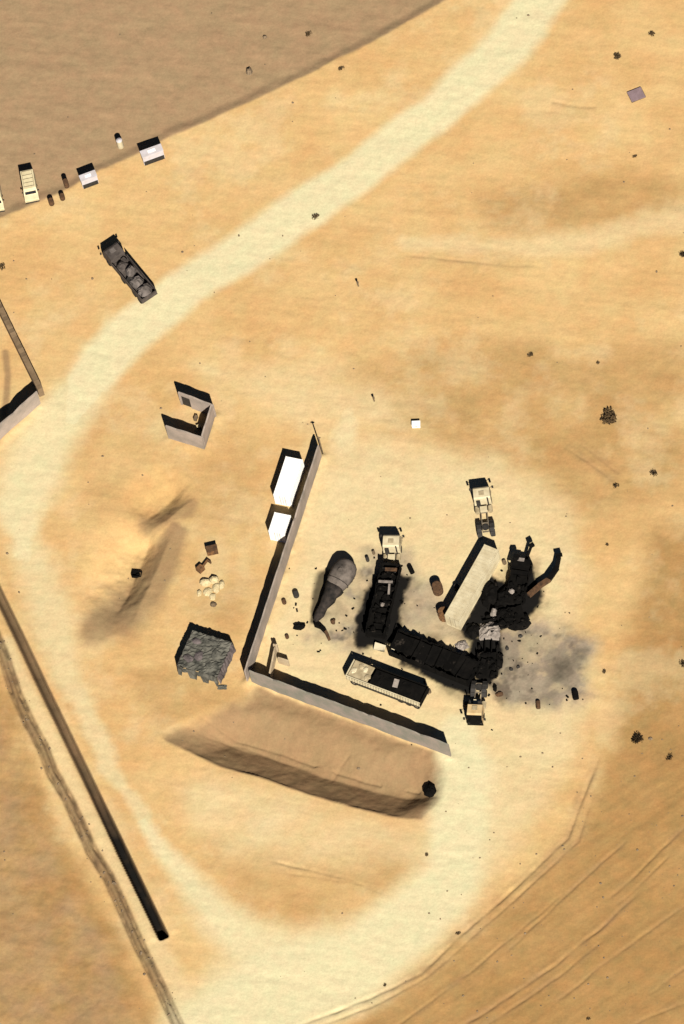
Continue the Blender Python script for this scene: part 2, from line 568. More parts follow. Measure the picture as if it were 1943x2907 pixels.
pale = pale * (0.72 + 0.45 * fbm(X, Y, 4.0, 131, 4))
pale = np.maximum(pale, 0.8 * area([(500, 2230), (620, 2190), (880, 2270), (1130, 2330), (1220, 2330), (1190, 2460), (900, 2450), (640, 2420), (520, 2330)], 3.0) * (0.3 + fbm(X, Y, 4, 133, 4)))
pale = np.maximum(pale, 0.75 * area([(560, 1040), (900, 1030), (1100, 1120), (1180, 1230), (900, 1230), (640, 1110)], 3.0) * (0.3 + fbm(X, Y, 4, 134, 4)))
pale = np.maximum(pale, 0.55 * band([(1980, 590), (1760, 668), (1500, 700), (1150, 690)], [90, 70, 60, 40], 0.8))
pale = np.maximum(pale, 0.6 * band([(560, 2960), (470, 2740), (380, 2540), (280, 2370), (190, 2180), (100, 2010), (20, 1830)], [120, 70, 50, 45, 45, 45, 45], 0.7, 0.3))
calm = sstep(-1.0, 3.0, dist_poly(wX, wY, SE_AREA)) * sstep(-1.0, 2.0, dist_poly(wX, wY, SW_AREA))
pale = np.maximum(pale, 0.34 * calm * sstep(0.48, 0.72, fbm(X, Y, 8.0, 137, 6, 0.6)))
field = sstep(0.25, -0.3, dist_poly(X + (wX - X) * 0.2, Y + (wY - Y) * 0.2, FIELD))
field = np.maximum(field, sstep(1.0, -2.0, dist_poly(wX, wY, SW_AREA)) * np.clip(1.5 * fbm(X, Y, 3.0, 123, 5) - 0.15, 0, 1) * 0.7)
umber = 0.95 * area([(900, 2960), (1100, 2835), (1300, 2690), (1480, 2530), (1620, 2395), (1700, 2230), (1740, 2060), (1790, 1850),
                     (1850, 1500), (2100, 1500), (2100, 2960)], 2.5) * (0.7 + 0.5 * fbm(X, Y, 6, 141, 4))
umber = np.maximum(umber, 0.95 * area([(-200, 1780), (0, 1920), (60, 2080), (200, 2400), (330, 2650), (470, 2960), (-200, 2960)], 1.6) * (0.45 + 0.9 * fbm(X, Y, 3.5, 151, 4)))
umber = np.maximum(umber, 0.80 * area([(1000, 1040), (1180, 990), (1500, 960), (1700, 1000), (1950, 960), (1950, 1420), (1700, 1470), (1520, 1400),
                                       (1330, 1330), (1120, 1230)], 3.5) * (0.25 + 0.9 * fbm(X, Y, 5, 161, 4)))
umber = np.maximum(umber, 0.6 * area([(1330, 560), (1500, 530), (1760, 490), (1960, 520), (1960, 590), (1760, 640), (1500, 665), (1360, 620)], 1.8) * (0.4 + 0.9 * fbm(X, Y, 4, 171, 4)))
umber = np.maximum(umber, 0.40 * area([(220, 1180), (420, 1150), (700, 1200), (760, 1500), (690, 1800), (560, 1750), (520, 1500), (250, 1450)], 3.0) * fbm(X, Y, 8, 181, 3) * 1.4)
umber = np.maximum(umber, 0.35 * area([(560, 2380), (900, 2440), (1180, 2390), (1140, 2560), (920, 2630), (700, 2590)], 2.0) * fbm(X, Y, 5, 191, 3) * 1.6)
umber = np.maximum(umber, 0.5 * area([(370, 1900), (520, 1900), (700, 1960), (640, 2010), (560, 2040), (440, 2080), (400, 2010)], 1.6) * (0.5 + fbm(X, Y, 3, 195, 3)))
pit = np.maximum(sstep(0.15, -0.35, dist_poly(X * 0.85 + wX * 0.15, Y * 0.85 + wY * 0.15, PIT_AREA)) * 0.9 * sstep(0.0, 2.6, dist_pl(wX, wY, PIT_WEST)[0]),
                 0.75 * band([(490, 1510), (455, 1600), (405, 1680), (330, 1750), (270, 1790)], [50, 110, 150, 150, 100], 0.5))  # second band paints the shade of the west-facing scoop slope into the colour
pit = np.maximum(pit, 0.6 * band([(540, 1440), (490, 1462), (420, 1490)], [40, 60, 60], 0.5))  # painted shade on the upper scoop slope
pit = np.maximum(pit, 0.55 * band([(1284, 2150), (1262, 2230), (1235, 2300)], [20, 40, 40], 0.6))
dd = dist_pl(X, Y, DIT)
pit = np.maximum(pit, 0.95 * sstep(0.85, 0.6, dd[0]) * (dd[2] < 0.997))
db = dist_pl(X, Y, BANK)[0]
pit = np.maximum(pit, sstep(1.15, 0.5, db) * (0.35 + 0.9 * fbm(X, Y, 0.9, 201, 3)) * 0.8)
inner = area([(-90, 760), (0, 905), (95, 1100), (-30, 1240), (-120, 1180)], 0.4, 0.0)
pit = np.maximum(pit, 0.75 * sstep(0.7, 0.2, dist_pl(X, Y, SCRUB_L)[0]))
speck = sstep(0.60, 0.75, fbm(X, Y, 1.6, 211, 3))
ash = 0.95 * area([(1420, 1790), (1520, 1765), (1620, 1780), (1690, 1840), (1680, 1960), (1580, 2010), (1450, 2010), (1385, 1960), (1385, 1840)], 1.8, 1.3) \
    * (0.68 + 0.55 * sstep(0.34, 0.62, fbm(X, Y, 2.2, 221, 6, 0.62)))
ash = np.maximum(ash, 1.0 * area([(915, 1700), (1000, 1630), (1065, 1580), (1055, 1760), (1030, 1850), (880, 1810)], 1.6, 1.2) * (0.45 + 0.7 * sstep(0.35, 0.65, fbm(X, Y, 2.2, 231, 4))))
ash = np.maximum(ash, 0.8 * area([(1130, 1660), (1230, 1640), (1290, 1760), (1340, 1840), (1240, 1830), (1130, 1790)], 1.4, 1.2) * (0.45 + 0.7 * fbm(X, Y, 2, 241, 4)))
ash = np.maximum(ash, 0.7 * area([(1040, 1560), (1170, 1570), (1180, 1700), (1130, 1760), (1030, 1660)], 1.2))
soot = np.zeros_like(X)
for pts in ([(1388, 1625), (1440, 1672), (1452, 1600), (1500, 1605), (1515, 1660), (1535, 1680), (1500, 1735), (1470, 1788), (1415, 1785), (1380, 1760),
             (1352, 1765), (1350, 1815), (1318, 1805), (1305, 1770), (1340, 1750), (1355, 1700)],
            [(1345, 1815), (1415, 1800), (1425, 1860), (1412, 1900), (1400, 1945), (1372, 1950), (1360, 1900), (1335, 1960), (1300, 1940), (1330, 1880)],
            [(1020, 1760), (1040, 1680), (1090, 1620), (1150, 1640), (1145, 1700), (1125, 1790), (1110, 1830), (1025, 1830)],
            [(1125, 1800), (1350, 1885), (1335, 1962), (1300, 1945), (1130, 1865)]):
    soot = np.maximum(soot, sstep(0.9, 0.0, dist_poly(X + (wX - X) * 0.9, Y + (wY - Y) * 0.9, pl(pts))))
    halo = sstep(2.2, 0.2, dist_poly(X + (wX - X) * 1.2, Y + (wY - Y) * 1.2, pl(pts)))
    soot = np.maximum(soot, 0.55 * halo * np.clip(2.4 * fbm(X, Y, 1.6, 291, 4) - 0.75, 0, 1))
soot = np.maximum(soot, 0.85 * band([(925, 1640), (905, 1700), (890, 1760)], [50, 45, 25], 0.4, 0.4))
soot = np.maximum(soot, 0.55 * area([(1400, 1935), (1440, 1940), (1455, 1985), (1420, 2005), (1395, 1980)], 0.5))
soot = np.maximum(soot, 0.45 * ash * speck)
soot = np.maximum(soot, 0.5 * ash * np.clip(3.0 * fbm(X, Y, 1.9, 295, 5, 0.6) - 1.45, 0, 1))
soot = np.maximum(soot, 0.55 * area([(1560, 1850), (1640, 1840), (1670, 1900), (1610, 1925), (1550, 1930)], 1.5, 1.3) * np.clip(2.2 * fbm(X, Y, 1.8, 251, 5, 0.6) - 0.35, 0, 1.2))
soot = np.maximum(soot, 0.30 * area([(1430, 1800), (1520, 1800), (1500, 1880), (1440, 1930)], 1.5, 1.3) * (0.3 + fbm(X, Y, 1.5, 261, 4)))
soot = np.maximum(soot, 0.38 * area([(1130, 1630), (1170, 1660), (1165, 1760), (1130, 1760)], 1.0, 1.2))
soot = np.maximum(soot, 0.30 * area([(1540, 1960), (1590, 1940), (1580, 2000), (1520, 2000)], 0.9, 1.3))


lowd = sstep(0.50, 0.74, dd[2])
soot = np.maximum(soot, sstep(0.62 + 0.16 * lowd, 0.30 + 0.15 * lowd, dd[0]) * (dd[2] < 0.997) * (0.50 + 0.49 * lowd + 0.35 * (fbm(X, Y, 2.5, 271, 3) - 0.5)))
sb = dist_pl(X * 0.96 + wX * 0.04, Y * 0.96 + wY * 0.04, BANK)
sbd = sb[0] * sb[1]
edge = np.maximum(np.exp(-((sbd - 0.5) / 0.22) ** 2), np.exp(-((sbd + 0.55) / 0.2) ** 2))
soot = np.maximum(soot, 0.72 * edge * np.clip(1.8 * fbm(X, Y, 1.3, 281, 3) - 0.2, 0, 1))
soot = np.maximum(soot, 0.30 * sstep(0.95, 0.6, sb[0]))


trk = np.zeros_like(X)
for (ln, dep, wd) in RUTS:
    d_, s_2, f_2, _ = dist_pl(X * 0.6 + wX * 0.4, Y * 0.6 + wY * 0.4, ln)
    trk = np.maximum(trk, min(0.55, dep * 3.4) * np.exp(-(d_ / (wd * 1.25)) ** 2) * sstep(0, 0.08, f_2) * sstep(1, 0.92, f_2) * np.clip(1.7 * fbm(X, Y, 2.2, 381, 3) - 0.2, 0, 1))
pit = np.maximum(pit, trk)


def attr(name, a, b, c, d):
    at = me.color_attributes.new(name, 'FLOAT_COLOR', 'POINT')
    arr = np.stack([np.clip(k, 0, 1).ravel() for k in (a, b, c, d)], 1).astype(np.float32)
    at.data.foreach_set('color', arr.ravel())


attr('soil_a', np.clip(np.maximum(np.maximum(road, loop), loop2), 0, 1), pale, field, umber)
attr('soil_shade_b', pit, ash, soot, speck)


def ground_material():
    m = bpy.data.materials.new('desert ground')
    m.use_nodes = True
    n, l = m.node_tree.nodes, m.node_tree.links
    b = n['Principled BSDF']
    b.inputs['Roughness'].default_value = 0.97
    b.inputs['Specular IOR Level'].default_value = 0.1
    geo = n.new('ShaderNodeNewGeometry')

    def noise(scale, detail=5, rough=0.55, dist=0.0):
        t = n.new('ShaderNodeTexNoise')
        t.inputs['Scale'].default_value = scale
        t.inputs['Detail'].default_value = detail
        t.inputs['Roughness'].default_value = rough
        t.inputs['Distortion'].default_value = dist
        l.new(geo.outputs['Position'], t.inputs['Vector'])
        return t.outputs['Fac']

    def mp(v, a, b_, c=0.0, d=1.0):
        t = n.new('ShaderNodeMapRange')
        t.inputs['From Min'].default_value = a
        t.inputs['From Max'].default_value = b_
        t.inputs['To Min'].default_value = c
        t.inputs['To Max'].default_value = d
        l.new(v, t.inputs['Value'])
        return t.outputs['Result']

    def mix(f, a, c):
        t = n.new('ShaderNodeMix')
        t.data_type = 'RGBA'
        l.new(f, t.inputs['Factor'])
        for k, v in ((6, a), (7, c)):
            if isinstance(v, tuple):
                t.inputs[k].default_value = (*v, 1)
            else:
                l.new(v, t.inputs[k])
        return t.outputs[2]

    def at(name):
        t = n.new('ShaderNodeAttribute')
        t.attribute_name = name
        s = n.new('ShaderNodeSeparateColor')
        l.new(t.outputs['Color'], s.inputs['Color'])
        return s.outputs[0], s.outputs[1], s.outputs[2], t.outputs['Alpha']

    r_, p_, f_, u_ = at('soil_a')
    k_, a_, s_, _ = at('soil_shade_b')
    big = mp(noise(0.09, 4), 0.38, 0.62)
    med = mp(noise(0.45, 6, 0.6, 0.4), 0.36, 0.66)
    fine = mp(noise(2.6, 5, 0.65), 0.3, 0.7)
    col = mix(big, SAND_A, SAND_B)
    um = mix(med, UMBER_A, UMBER_B)
    col = mix(u_, col, um)
    col = mix(p_, col, PALE)
    fc = mix(med, FIELD_A, FIELD_B)
    col = mix(f_, col, fc)
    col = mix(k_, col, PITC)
    col = mix(r_, col, ROADC)
    col = mix(a_, col, ASHC)
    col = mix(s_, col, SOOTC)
    hs = n.new('ShaderNodeHueSaturation')
    l.new(col, hs.inputs['Color'])
    mm = n.new('ShaderNodeMath')
    mm.operation = 'ADD'
    l.new(mp(noise(0.8, 6, 0.6), 0.3, 0.7, -0.06, 0.06), mm.inputs[0])
    l.new(mp(noise(3.2, 6, 0.7), 0.3, 0.7, 0.93, 1.07), mm.inputs[1])
    m3 = n.new('ShaderNodeMath')
    m3.operation = 'MULTIPLY'
    l.new(mm.outputs[0], m3.inputs[0])
    l.new(mp(noise(9.0, 3, 0.7), 0.3, 0.7, 0.95, 1.05), m3.inputs[1])
    l.new(m3.outputs[0], hs.inputs['Value'])
    hue = mix(mp(noise(0.33, 5, 0.65), 0.36, 0.64), (1.035, 0.975, 0.97), (0.975, 1.005, 0.985))
    mu = n.new('ShaderNodeMix')
    mu.data_type = 'RGBA'
    mu.blend_type = 'MULTIPLY'
    mu.inputs['Factor'].default_value = 1.0
    l.new(hs.outputs['Color'], mu.inputs[6])
    l.new(hue, mu.inputs[7])
    l.new(mu.outputs[2], b.inputs['Base Color'])
    bp = n.new('ShaderNodeBump')
    bp.inputs['Strength'].default_value = 0.35
    bp.inputs['Distance'].default_value = 0.12
    l.new(noise(1.3, 6, 0.6), bp.inputs['Height'])
    l.new(bp.outputs['Normal'], b.inputs['Normal'])
    return m


SAND_A, SAND_B = (0.345, 0.237, 0.108), (0.318, 0.199, 0.084)
UMBER_A, UMBER_B = (0.218, 0.122, 0.044), (0.182, 0.112, 0.042)
PALE = (0.362, 0.294, 0.168)
FIELD_A, FIELD_B = (0.200, 0.133, 0.074), (0.178, 0.121, 0.067)
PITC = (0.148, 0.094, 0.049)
ROADC = (0.366, 0.326, 0.198)
ASHC = (0.180, 0.146, 0.104)
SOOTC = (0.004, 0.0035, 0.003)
me.materials.append(ground_material())
ground = bpy.data.objects.new('ground', me)
C.objects.link(ground)
tag(ground, kind='structure')


# ------------------------------------------------------------------ walls
def wall(name, label, pa, pb, h, t, m, cat='wall', wob=0.09, group=None, parent=None, pz=0.0, foot=0.6):
    """a free-standing wall between two ground pixels; its camera-side foot runs through them"""
    a, b = P(*pa), P(*pb)
    d = (b - a)
    L = d.length
    d.normalize()
    nrm = Vector((-d.y, d.x, 0))
    if nrm.dot(Vector((bx_, by_, 0))) > 0:
        nrm = -nrm
    n = max(3, int(L / 0.7))
    mb = MB()
    vs_ = []
    for i in range(n + 1):
        p = a + d * (L * i / n)
        tt = h + R.uniform(-wob, wob) - (R.uniform(0.1, 0.25) if wob and not parent and R.random() < 0.06 else 0)
        for (o, z) in ((0, -foot), (0, tt), (t, tt), (t, -foot)):
            vs_.append(p + nrm * o + Vector((0, 0, z)))
    fs_ = []
    for i in range(n):
        k = i * 4
        for s in range(4):
            q = (s + 1) % 4
            fs_.append((k + s, k + q, k + 4 + q, k + 4 + s))
    fs_ += [(3, 2, 1, 0), (n * 4, n * 4 + 1, n * 4 + 2, n * 4 + 3)]
    mb.add(vs_, fs_)
    o = mb.build(name, m, parent)
    if not parent:
        tag(o, label, cat, group)
    return o


wall('concrete_wall', 'long tall grey wall running north beside the two white containers', (915, 1299), (706, 1940), 3.5, 0.2, m_concrete)
wall('concrete_wall', 'tall grey wall along the south side of the burnt yard above the sand hollow', (716, 1940), (1281, 2150), 3.5, 0.2, m_concrete_green)
pw = thing('partition_wall', 'low pale wall stub with a side branch inside the corner of the grey walls', 'wall', P(770, 1930))
for (pa, pb, h) in (((772, 1936), (788, 1856), 1.9), ((792, 1884), (822, 1893), 1.5), ((780, 1850), (792, 1852), 1.9)):
    o = wall('wall_section', '', pa, pb, h, 0.22, m_plaster, parent=pw)
    o.location = -pw.location

# ruined three-sided building
rb = thing('ruined_building', 'roofless grey building of three walls open to the west', 'building', P(560, 1230))
for (pa, pb, h) in (((545, 1160), (614, 1187), 3.4), ((582, 1278), (479, 1246), 3.5)):
    o = wall('wall', '', pa, pb, h, 0.22, m_concrete, parent=rb)
    o.location = -rb.location
o = wall('wall', '', (612, 1184), (585, 1272), 3.5, 0.22, m_concrete, parent=rb)
o.location = -rb.location
o = wall('door_jamb', '', (514, 1149), (519, 1151), 3.4, 0.22, m_concrete, parent=rb, wob=0)
o.location = -rb.location
# lintel over the door opening
a_, b_ = P(519.5, 1151), P(544.5, 1160)
mid = (a_ + b_) / 2
dv = b_ - a_
mb = MB().box((0, 0.12, 3.05), (dv.length, 0.21, 0.7))
o = mb.build('lintel', m_concrete, rb)
o.location = mid - rb.location
o.rotation_euler = (0, 0, math.atan2(dv.y, dv.x))
mb = MB().box((0, 0.16, 1.3), (dv.length - 0.04, 0.06, 2.72))
o = mb.build('door', m_dark, rb)
o.location = mid - rb.location
o.rotation_euler = (0, 0, math.atan2(dv.y, dv.x))
q = P(566, 1216)
b0 = MB().box((0, 0, 0.35), (0.6, 0.5, 0.7), 0.4).build('block', m_cream, rb)
b0.location = q - rb.location
q = P(557, 1190)
b0 = MB().box((0, 0, 0.3), (0.4, 0.7, 0.6), -0.3).build('block', m_wood, rb)
b0.location = q - rb.location

# compound at the left edge
wall('compound_wall', 'tall grey compound wall at the left edge slanting down to the left', (-60, 1306), (116, 1147), 3.5, 0.22, m_concrete)
wall('mud_wall', 'thick brown mud wall at the left edge running up to the left', (113, 1128), (-60, 775), 2.1, 0.75, m_mud, wob=0.12)

# pole at the north end of the long wall
t = thing('pole', 'thin pole standing at the north end of the long grey wall', 'pole', G(917, 1290))
MB().tube((0, 0, -0.3), (0, 0, 4.7), 0.11, 0.08).build('shaft', m_wood, t, True)
MB().box((0, 0, 4.55), (0.5, 0.12, 0.12)).build('crossarm', m_wood, t)


# ------------------------------------------------------------------ containers
def corrugated(mb, p, q, z0, z1, depth=0.05, pitch=0.28):
    """a corrugated sheet standing between p and q"""
    p, q = Vector((*p, 0)), Vector((*q, 0))
    d = q - p
    L = d.length
    d.normalize()
    nrm = Vector((d.y, -d.x, 0))
    n = max(4, int(L / pitch * 4))
    vs_ = []
    for i in range(n + 1):
        o = depth * (1 if (i // 2) % 2 else 0)
        pt = p + d * (L * i / n) + nrm * o
        vs_ += [pt + Vector((0, 0, z0)), pt + Vector((0, 0, z1))]
    mb.add(vs_, [(2 * i, 2 * i + 2, 2 * i + 3, 2 * i + 1) for i in range(n)])
    return mb


def container(name, label, loc, rz, L, W, H, m, m2=None, group=None, z0=0.0):
    t = thing(name, label, 'container', loc, rz, group)
    m2 = m2 or m
    x, y = L / 2, W / 2
    for s in (-1, 1):
        corrugated(MB(), (-s * (x - 0.1), -s * (y - 0.07)), (s * (x - 0.1), -s * (y - 0.07)), z0 + 0.16, z0 + H - 0.1).build('side_panel', m, t)
    corrugated(MB(), (x - 0.07, -(y - 0.1)), (x - 0.07, y - 0.1), z0 + 0.16, z0 + H - 0.1).build('end_wall', m, t)
    r = MB().box((0, 0, z0 + H - 0.05), (L - 0.2, W - 0.2, 0.06))
    k = int(L / 0.5)
    for i in range(k):
        r.box((-x + 0.35 + (L - 0.7) * i / max(1, k - 1), 0, z0 + H - 0.012), (0.22, W - 0.5, 0.025))
    r.build('roof', m2, t)
    MB().box((0, 0, z0 + 0.1), (L - 0.22, W - 0.22, 0.12)).build('floor', m_dark, t)
    for a in (-1, 1):
        for b in (-1, 1):
            MB().box((a * (x - 0.06), b * (y - 0.06), z0 + H / 2), (0.14, 0.14, H + 0.01)).build('corner_post', m, t)
    for zz, th in ((z0 + H - 0.06, 0.12), (z0 + 0.1, 0.16)):
        for b in (-1, 1):
            MB().box((0, b * (y - 0.06), zz), (L - 0.27, 0.11, th)).build('rail', m, t)
        for a in (-1, 1):
            MB().box((a * (x - 0.06), 0, zz), (0.11, W - 0.27, th)).build('rail', m, t)
    for b in (-1, 1):
        d = MB().box((-(x - 0.08), b * (W / 4 - 0.05), z0 + H / 2 + 0.02), (0.06, W / 2 - 0.16, H - 0.36)).build('door', m, t)
        MB().tube((-(x - 0.02), b * 0.35, z0 + 0.2), (-(x - 0.02), b * 0.35, z0 + H - 0.15), 0.025, n=6).build('lock_rod', m_steel, d)
    return t


wa, wb = P(915, 1299), P(706, 1940)
wdir = (wb - wa).normalized()                       # southward along the long wall
WROT = math.atan2(-wdir.y, -wdir.x)                 # +x of a thing pointing north along the wall
p = P(836, 1300, 2.6)
c1 = Vector((p.x, p.y, 0)) + wdir * 3.03
container('shipping_container', 'long white container on the west side of the tall grey wall', c1, WROT, 6.06, 2.42, 2.6, m_white)
p = P(803, 1458, 2.6)
c2 = Vector((p.x, p.y, 0)) + wdir * 1.5
container('shipping_container', 'short white container standing just south of the long white one', c2, WROT, 2.95, 2.3, 2.6, m_white)

# long pale container in the burnt yard
ra, rb_ = P(1396, 1553, 2.8), P(1288, 1745, 2.8)
cd = (rb_ - ra)
cd.z = 0
cd.normalize()
c3 = Vector((ra.x, ra.y, 0)) + cd * 5.9
container('shipping_container', 'long pale dusty container between the tractor lorry and the black wrecks', c3, math.atan2(-cd.y, -cd.x), 11.8, 2.15, 2.8, m_pale, m_pale)


# ------------------------------------------------------------------ small white cabins and vans in the north-west
def cabin(label, pa, pb, h, depth):
    a, b = P(*pa, h), P(*pb, h)
    d = b - a
    w = d.length
    rz = math.atan2(d.y, d.x)
    s = Vector((d.y, -d.x, 0)).normalized()
    c = (a + b) / 2 + s * (depth / 2)
    t = thing('cabin', label, 'cabin', (c.x, c.y, Z(c.x, c.y) - 0.05), rz, 'white cabins at the field edge')
    MB().box((0, 0, h * 0.5 + 0.1), (w - 0.08, depth - 0.1, h - 0.25)).build('wall', m_white2, t)
    MB().box((0, -depth / 2 + 0.02, 0.58), (w - 0.2, 0.06, 0.95)).build('shutter', m_dark, t)
    MB().box((0, 0, h - 0.02), (w, depth, 0.08)).build('roof', m_white2, t)
    MB().box((0, 0, h + 0.05), (w * 0.35, depth * 0.4, 0.06)).build('roof_hatch', m_white, t)
    for a_ in (-1, 1):
        MB().box((a_ * w * 0.35, 0, 0.06), (0.14, depth, 0.16)).build('skid', m_dark, t)


cabin('larger white box cabin with a dark shutter at the edge of the grey field', (396, 427), (456, 405), 2.35, 1.15)
cabin('smaller white box cabin beside the rusty drums at the field edge', (223, 497), (269, 480), 2.2, 1.05)


def wheel(parent, x, y, r=0.42, w=0.26, burnt=False, z=None):
    z = r if z is None else z
    if burnt:
        o = MB().tube((x, y - w / 2, z), (x, y + w / 2, z), r * 0.72, n=12).build('wheel', m_char, parent, True)
        MB().tube((x, y - w / 2 - 0.02, z), (x, y + w / 2 + 0.02, z), r * 0.25, n=8).build('hub', m_char2, o)
        return o
    o = MB().ring((x, y, z), (0, 1, 0), r, r * 0.55, w).build('wheel', m_rubber, parent, True)
    MB().tube((x, y - w * 0.3, z), (x, y + w * 0.3, z), r * 0.56, n=12).build('rim', m_steel, o)
    return o


def van(label, loc, rz, L=4.3, W=1.95, H=2.2, m=None, group=None):
    m = m or m_beige
    t = thing('van', label, 'van', loc, rz, group)
    prof = [(-L / 2, 0.45), (-L / 2, H - 0.12), (-L / 2 + 0.15, H), (L / 2 - 1.25, H), (L / 2 - 0.75, 1.25), (L / 2 - 0.06, 1.1), (L / 2, 0.95), (L / 2, 0.45)]
    MB().prism(prof, -W / 2, W / 2, taper=0.1).build('body', m, t)
    MB().box((L / 2 - 0.985, 0, 1.66), (0.05, W * 0.78, 0.72), ry=-0.59).build('windscreen', m_glass, t)
    for s in (-1, 1):
        MB().box((L / 2 - 1.6, s * W * 0.462, 1.55), (0.8, 0.05, 0.5)).build('side_window', m_glass, t)
        MB().box((L / 2 + 0.01, s * W * 0.36, 0.85), (0.06, 0.26, 0.18)).build('headlight', m_cream, t)
        MB().box((L / 2 - 1.2, s * (W / 2 + 0.12), 1.4), (0.1, 0.2, 0.24)).build('mirror', m_dark, t)
        for x in (-L * 0.31, L * 0.31):
            wheel(t, x, s * (W / 2 - 0.13), 0.38, 0.24)
    MB().box((L / 2 + 0.03, 0, 0.5), (0.1, W, 0.2)).build('bumper', m_dark, t)
    rk = MB()
    for s in (-1, 1):
        rk.tube((-L * 0.42, s * W * 0.36, H + 0.1), (L * 0.15, s * W * 0.36, H + 0.1), 0.03, n=6)
    for i in range(5):
        rk.tube((-L * 0.42 + i * L * 0.1425, -W * 0.36, H + 0.1), (-L * 0.42 + i * L * 0.1425, W * 0.36, H + 0.1), 0.025, n=6)
    for s in (-1, 1):
        for xx in (-L * 0.4, L * 0.13):
            rk.tube((xx, s * W * 0.36, H - 0.02), (xx, s * W * 0.36, H + 0.1), 0.025, n=6)
    rk.build('roof_rack', m_beige_d, t)
    return t


a, b = G(80, 500), G(94, 578)
d = b - a
v1 = van('beige van with a roof rack standing whole in the grey field', ((a + b) / 2), math.atan2(d.y, d.x), group='beige vans in the grey field')
copy_thing(v1, 'beige van cut off by the left edge of the picture', G(-12, 566), math.atan2(d.y, d.x))

# upright tank in the field
t = thing('water_tank', 'small upright pale tank standing in the grey field', 'tank', G(342, 412))
MB().tube((0, 0, 0), (0, 0, 1.75), 0.42, n=18).build('shell', m_pale, t, False)
MB().tube((0, 0, 1.75), (0, 0, 1.92), 0.42, 0.12, n=18).build('lid', m_white2, t)
MB().tube((0.42, 0.1, 0.0), (0.42, 0.1, 1.5), 0.04, n=6).build('pipe', m_steel, t)


def drum(label, loc, r=0.3, h=0.9, m=None, group=None, tiltdir=None, name='drum'):
    """a ribbed steel drum, standing or lying"""
    m = m or m_rust
    t = thing(name, label, 'drum', loc, 0, group)
    mb = MB()
    prof = [(0, 1.0), (0.03, 1.0), (0.31, 0.97), (0.33, 1.04), (0.36, 0.97), (0.64, 0.97), (0.66, 1.04), (0.69, 0.97), (0.97, 1.0), (1.0, 1.0)]
    for (u, k), (u2, k2) in zip(prof[:-1], prof[1:]):
        mb.tube((0, 0, u * h), (0, 0, u2 * h), r * k, r * k2, n=14, cap=False)
    body = mb.build('shell', m, t, False)
    lid = MB().tube((0, 0, h - 0.04), (0, 0, h - 0.01), r * 0.97, n=14)
    lid.tube((r * 0.55, 0, h - 0.02), (r * 0.55, 0, h + 0.03), 0.05, n=6)
    lid = lid.build('lid', m, t)
    if tiltdir is not None:
        t.rotation_euler = (math.pi / 2, 0, tiltdir)
        t.location = Vector(loc) + Vector((0, 0, r))
    return t


drum('tall rusty tank standing up beside the smaller white cabin', G(190, 528), 0.34, 1.7, m_rust)
drum('rusty drum between the tall rusty tank and the field edge', G(178, 563), 0.36, 1.0, m_rust)
drum('rusty drum nearest the beige van, westmost of the three drums', G(147, 578), 0.38, 1.1, m_rust)


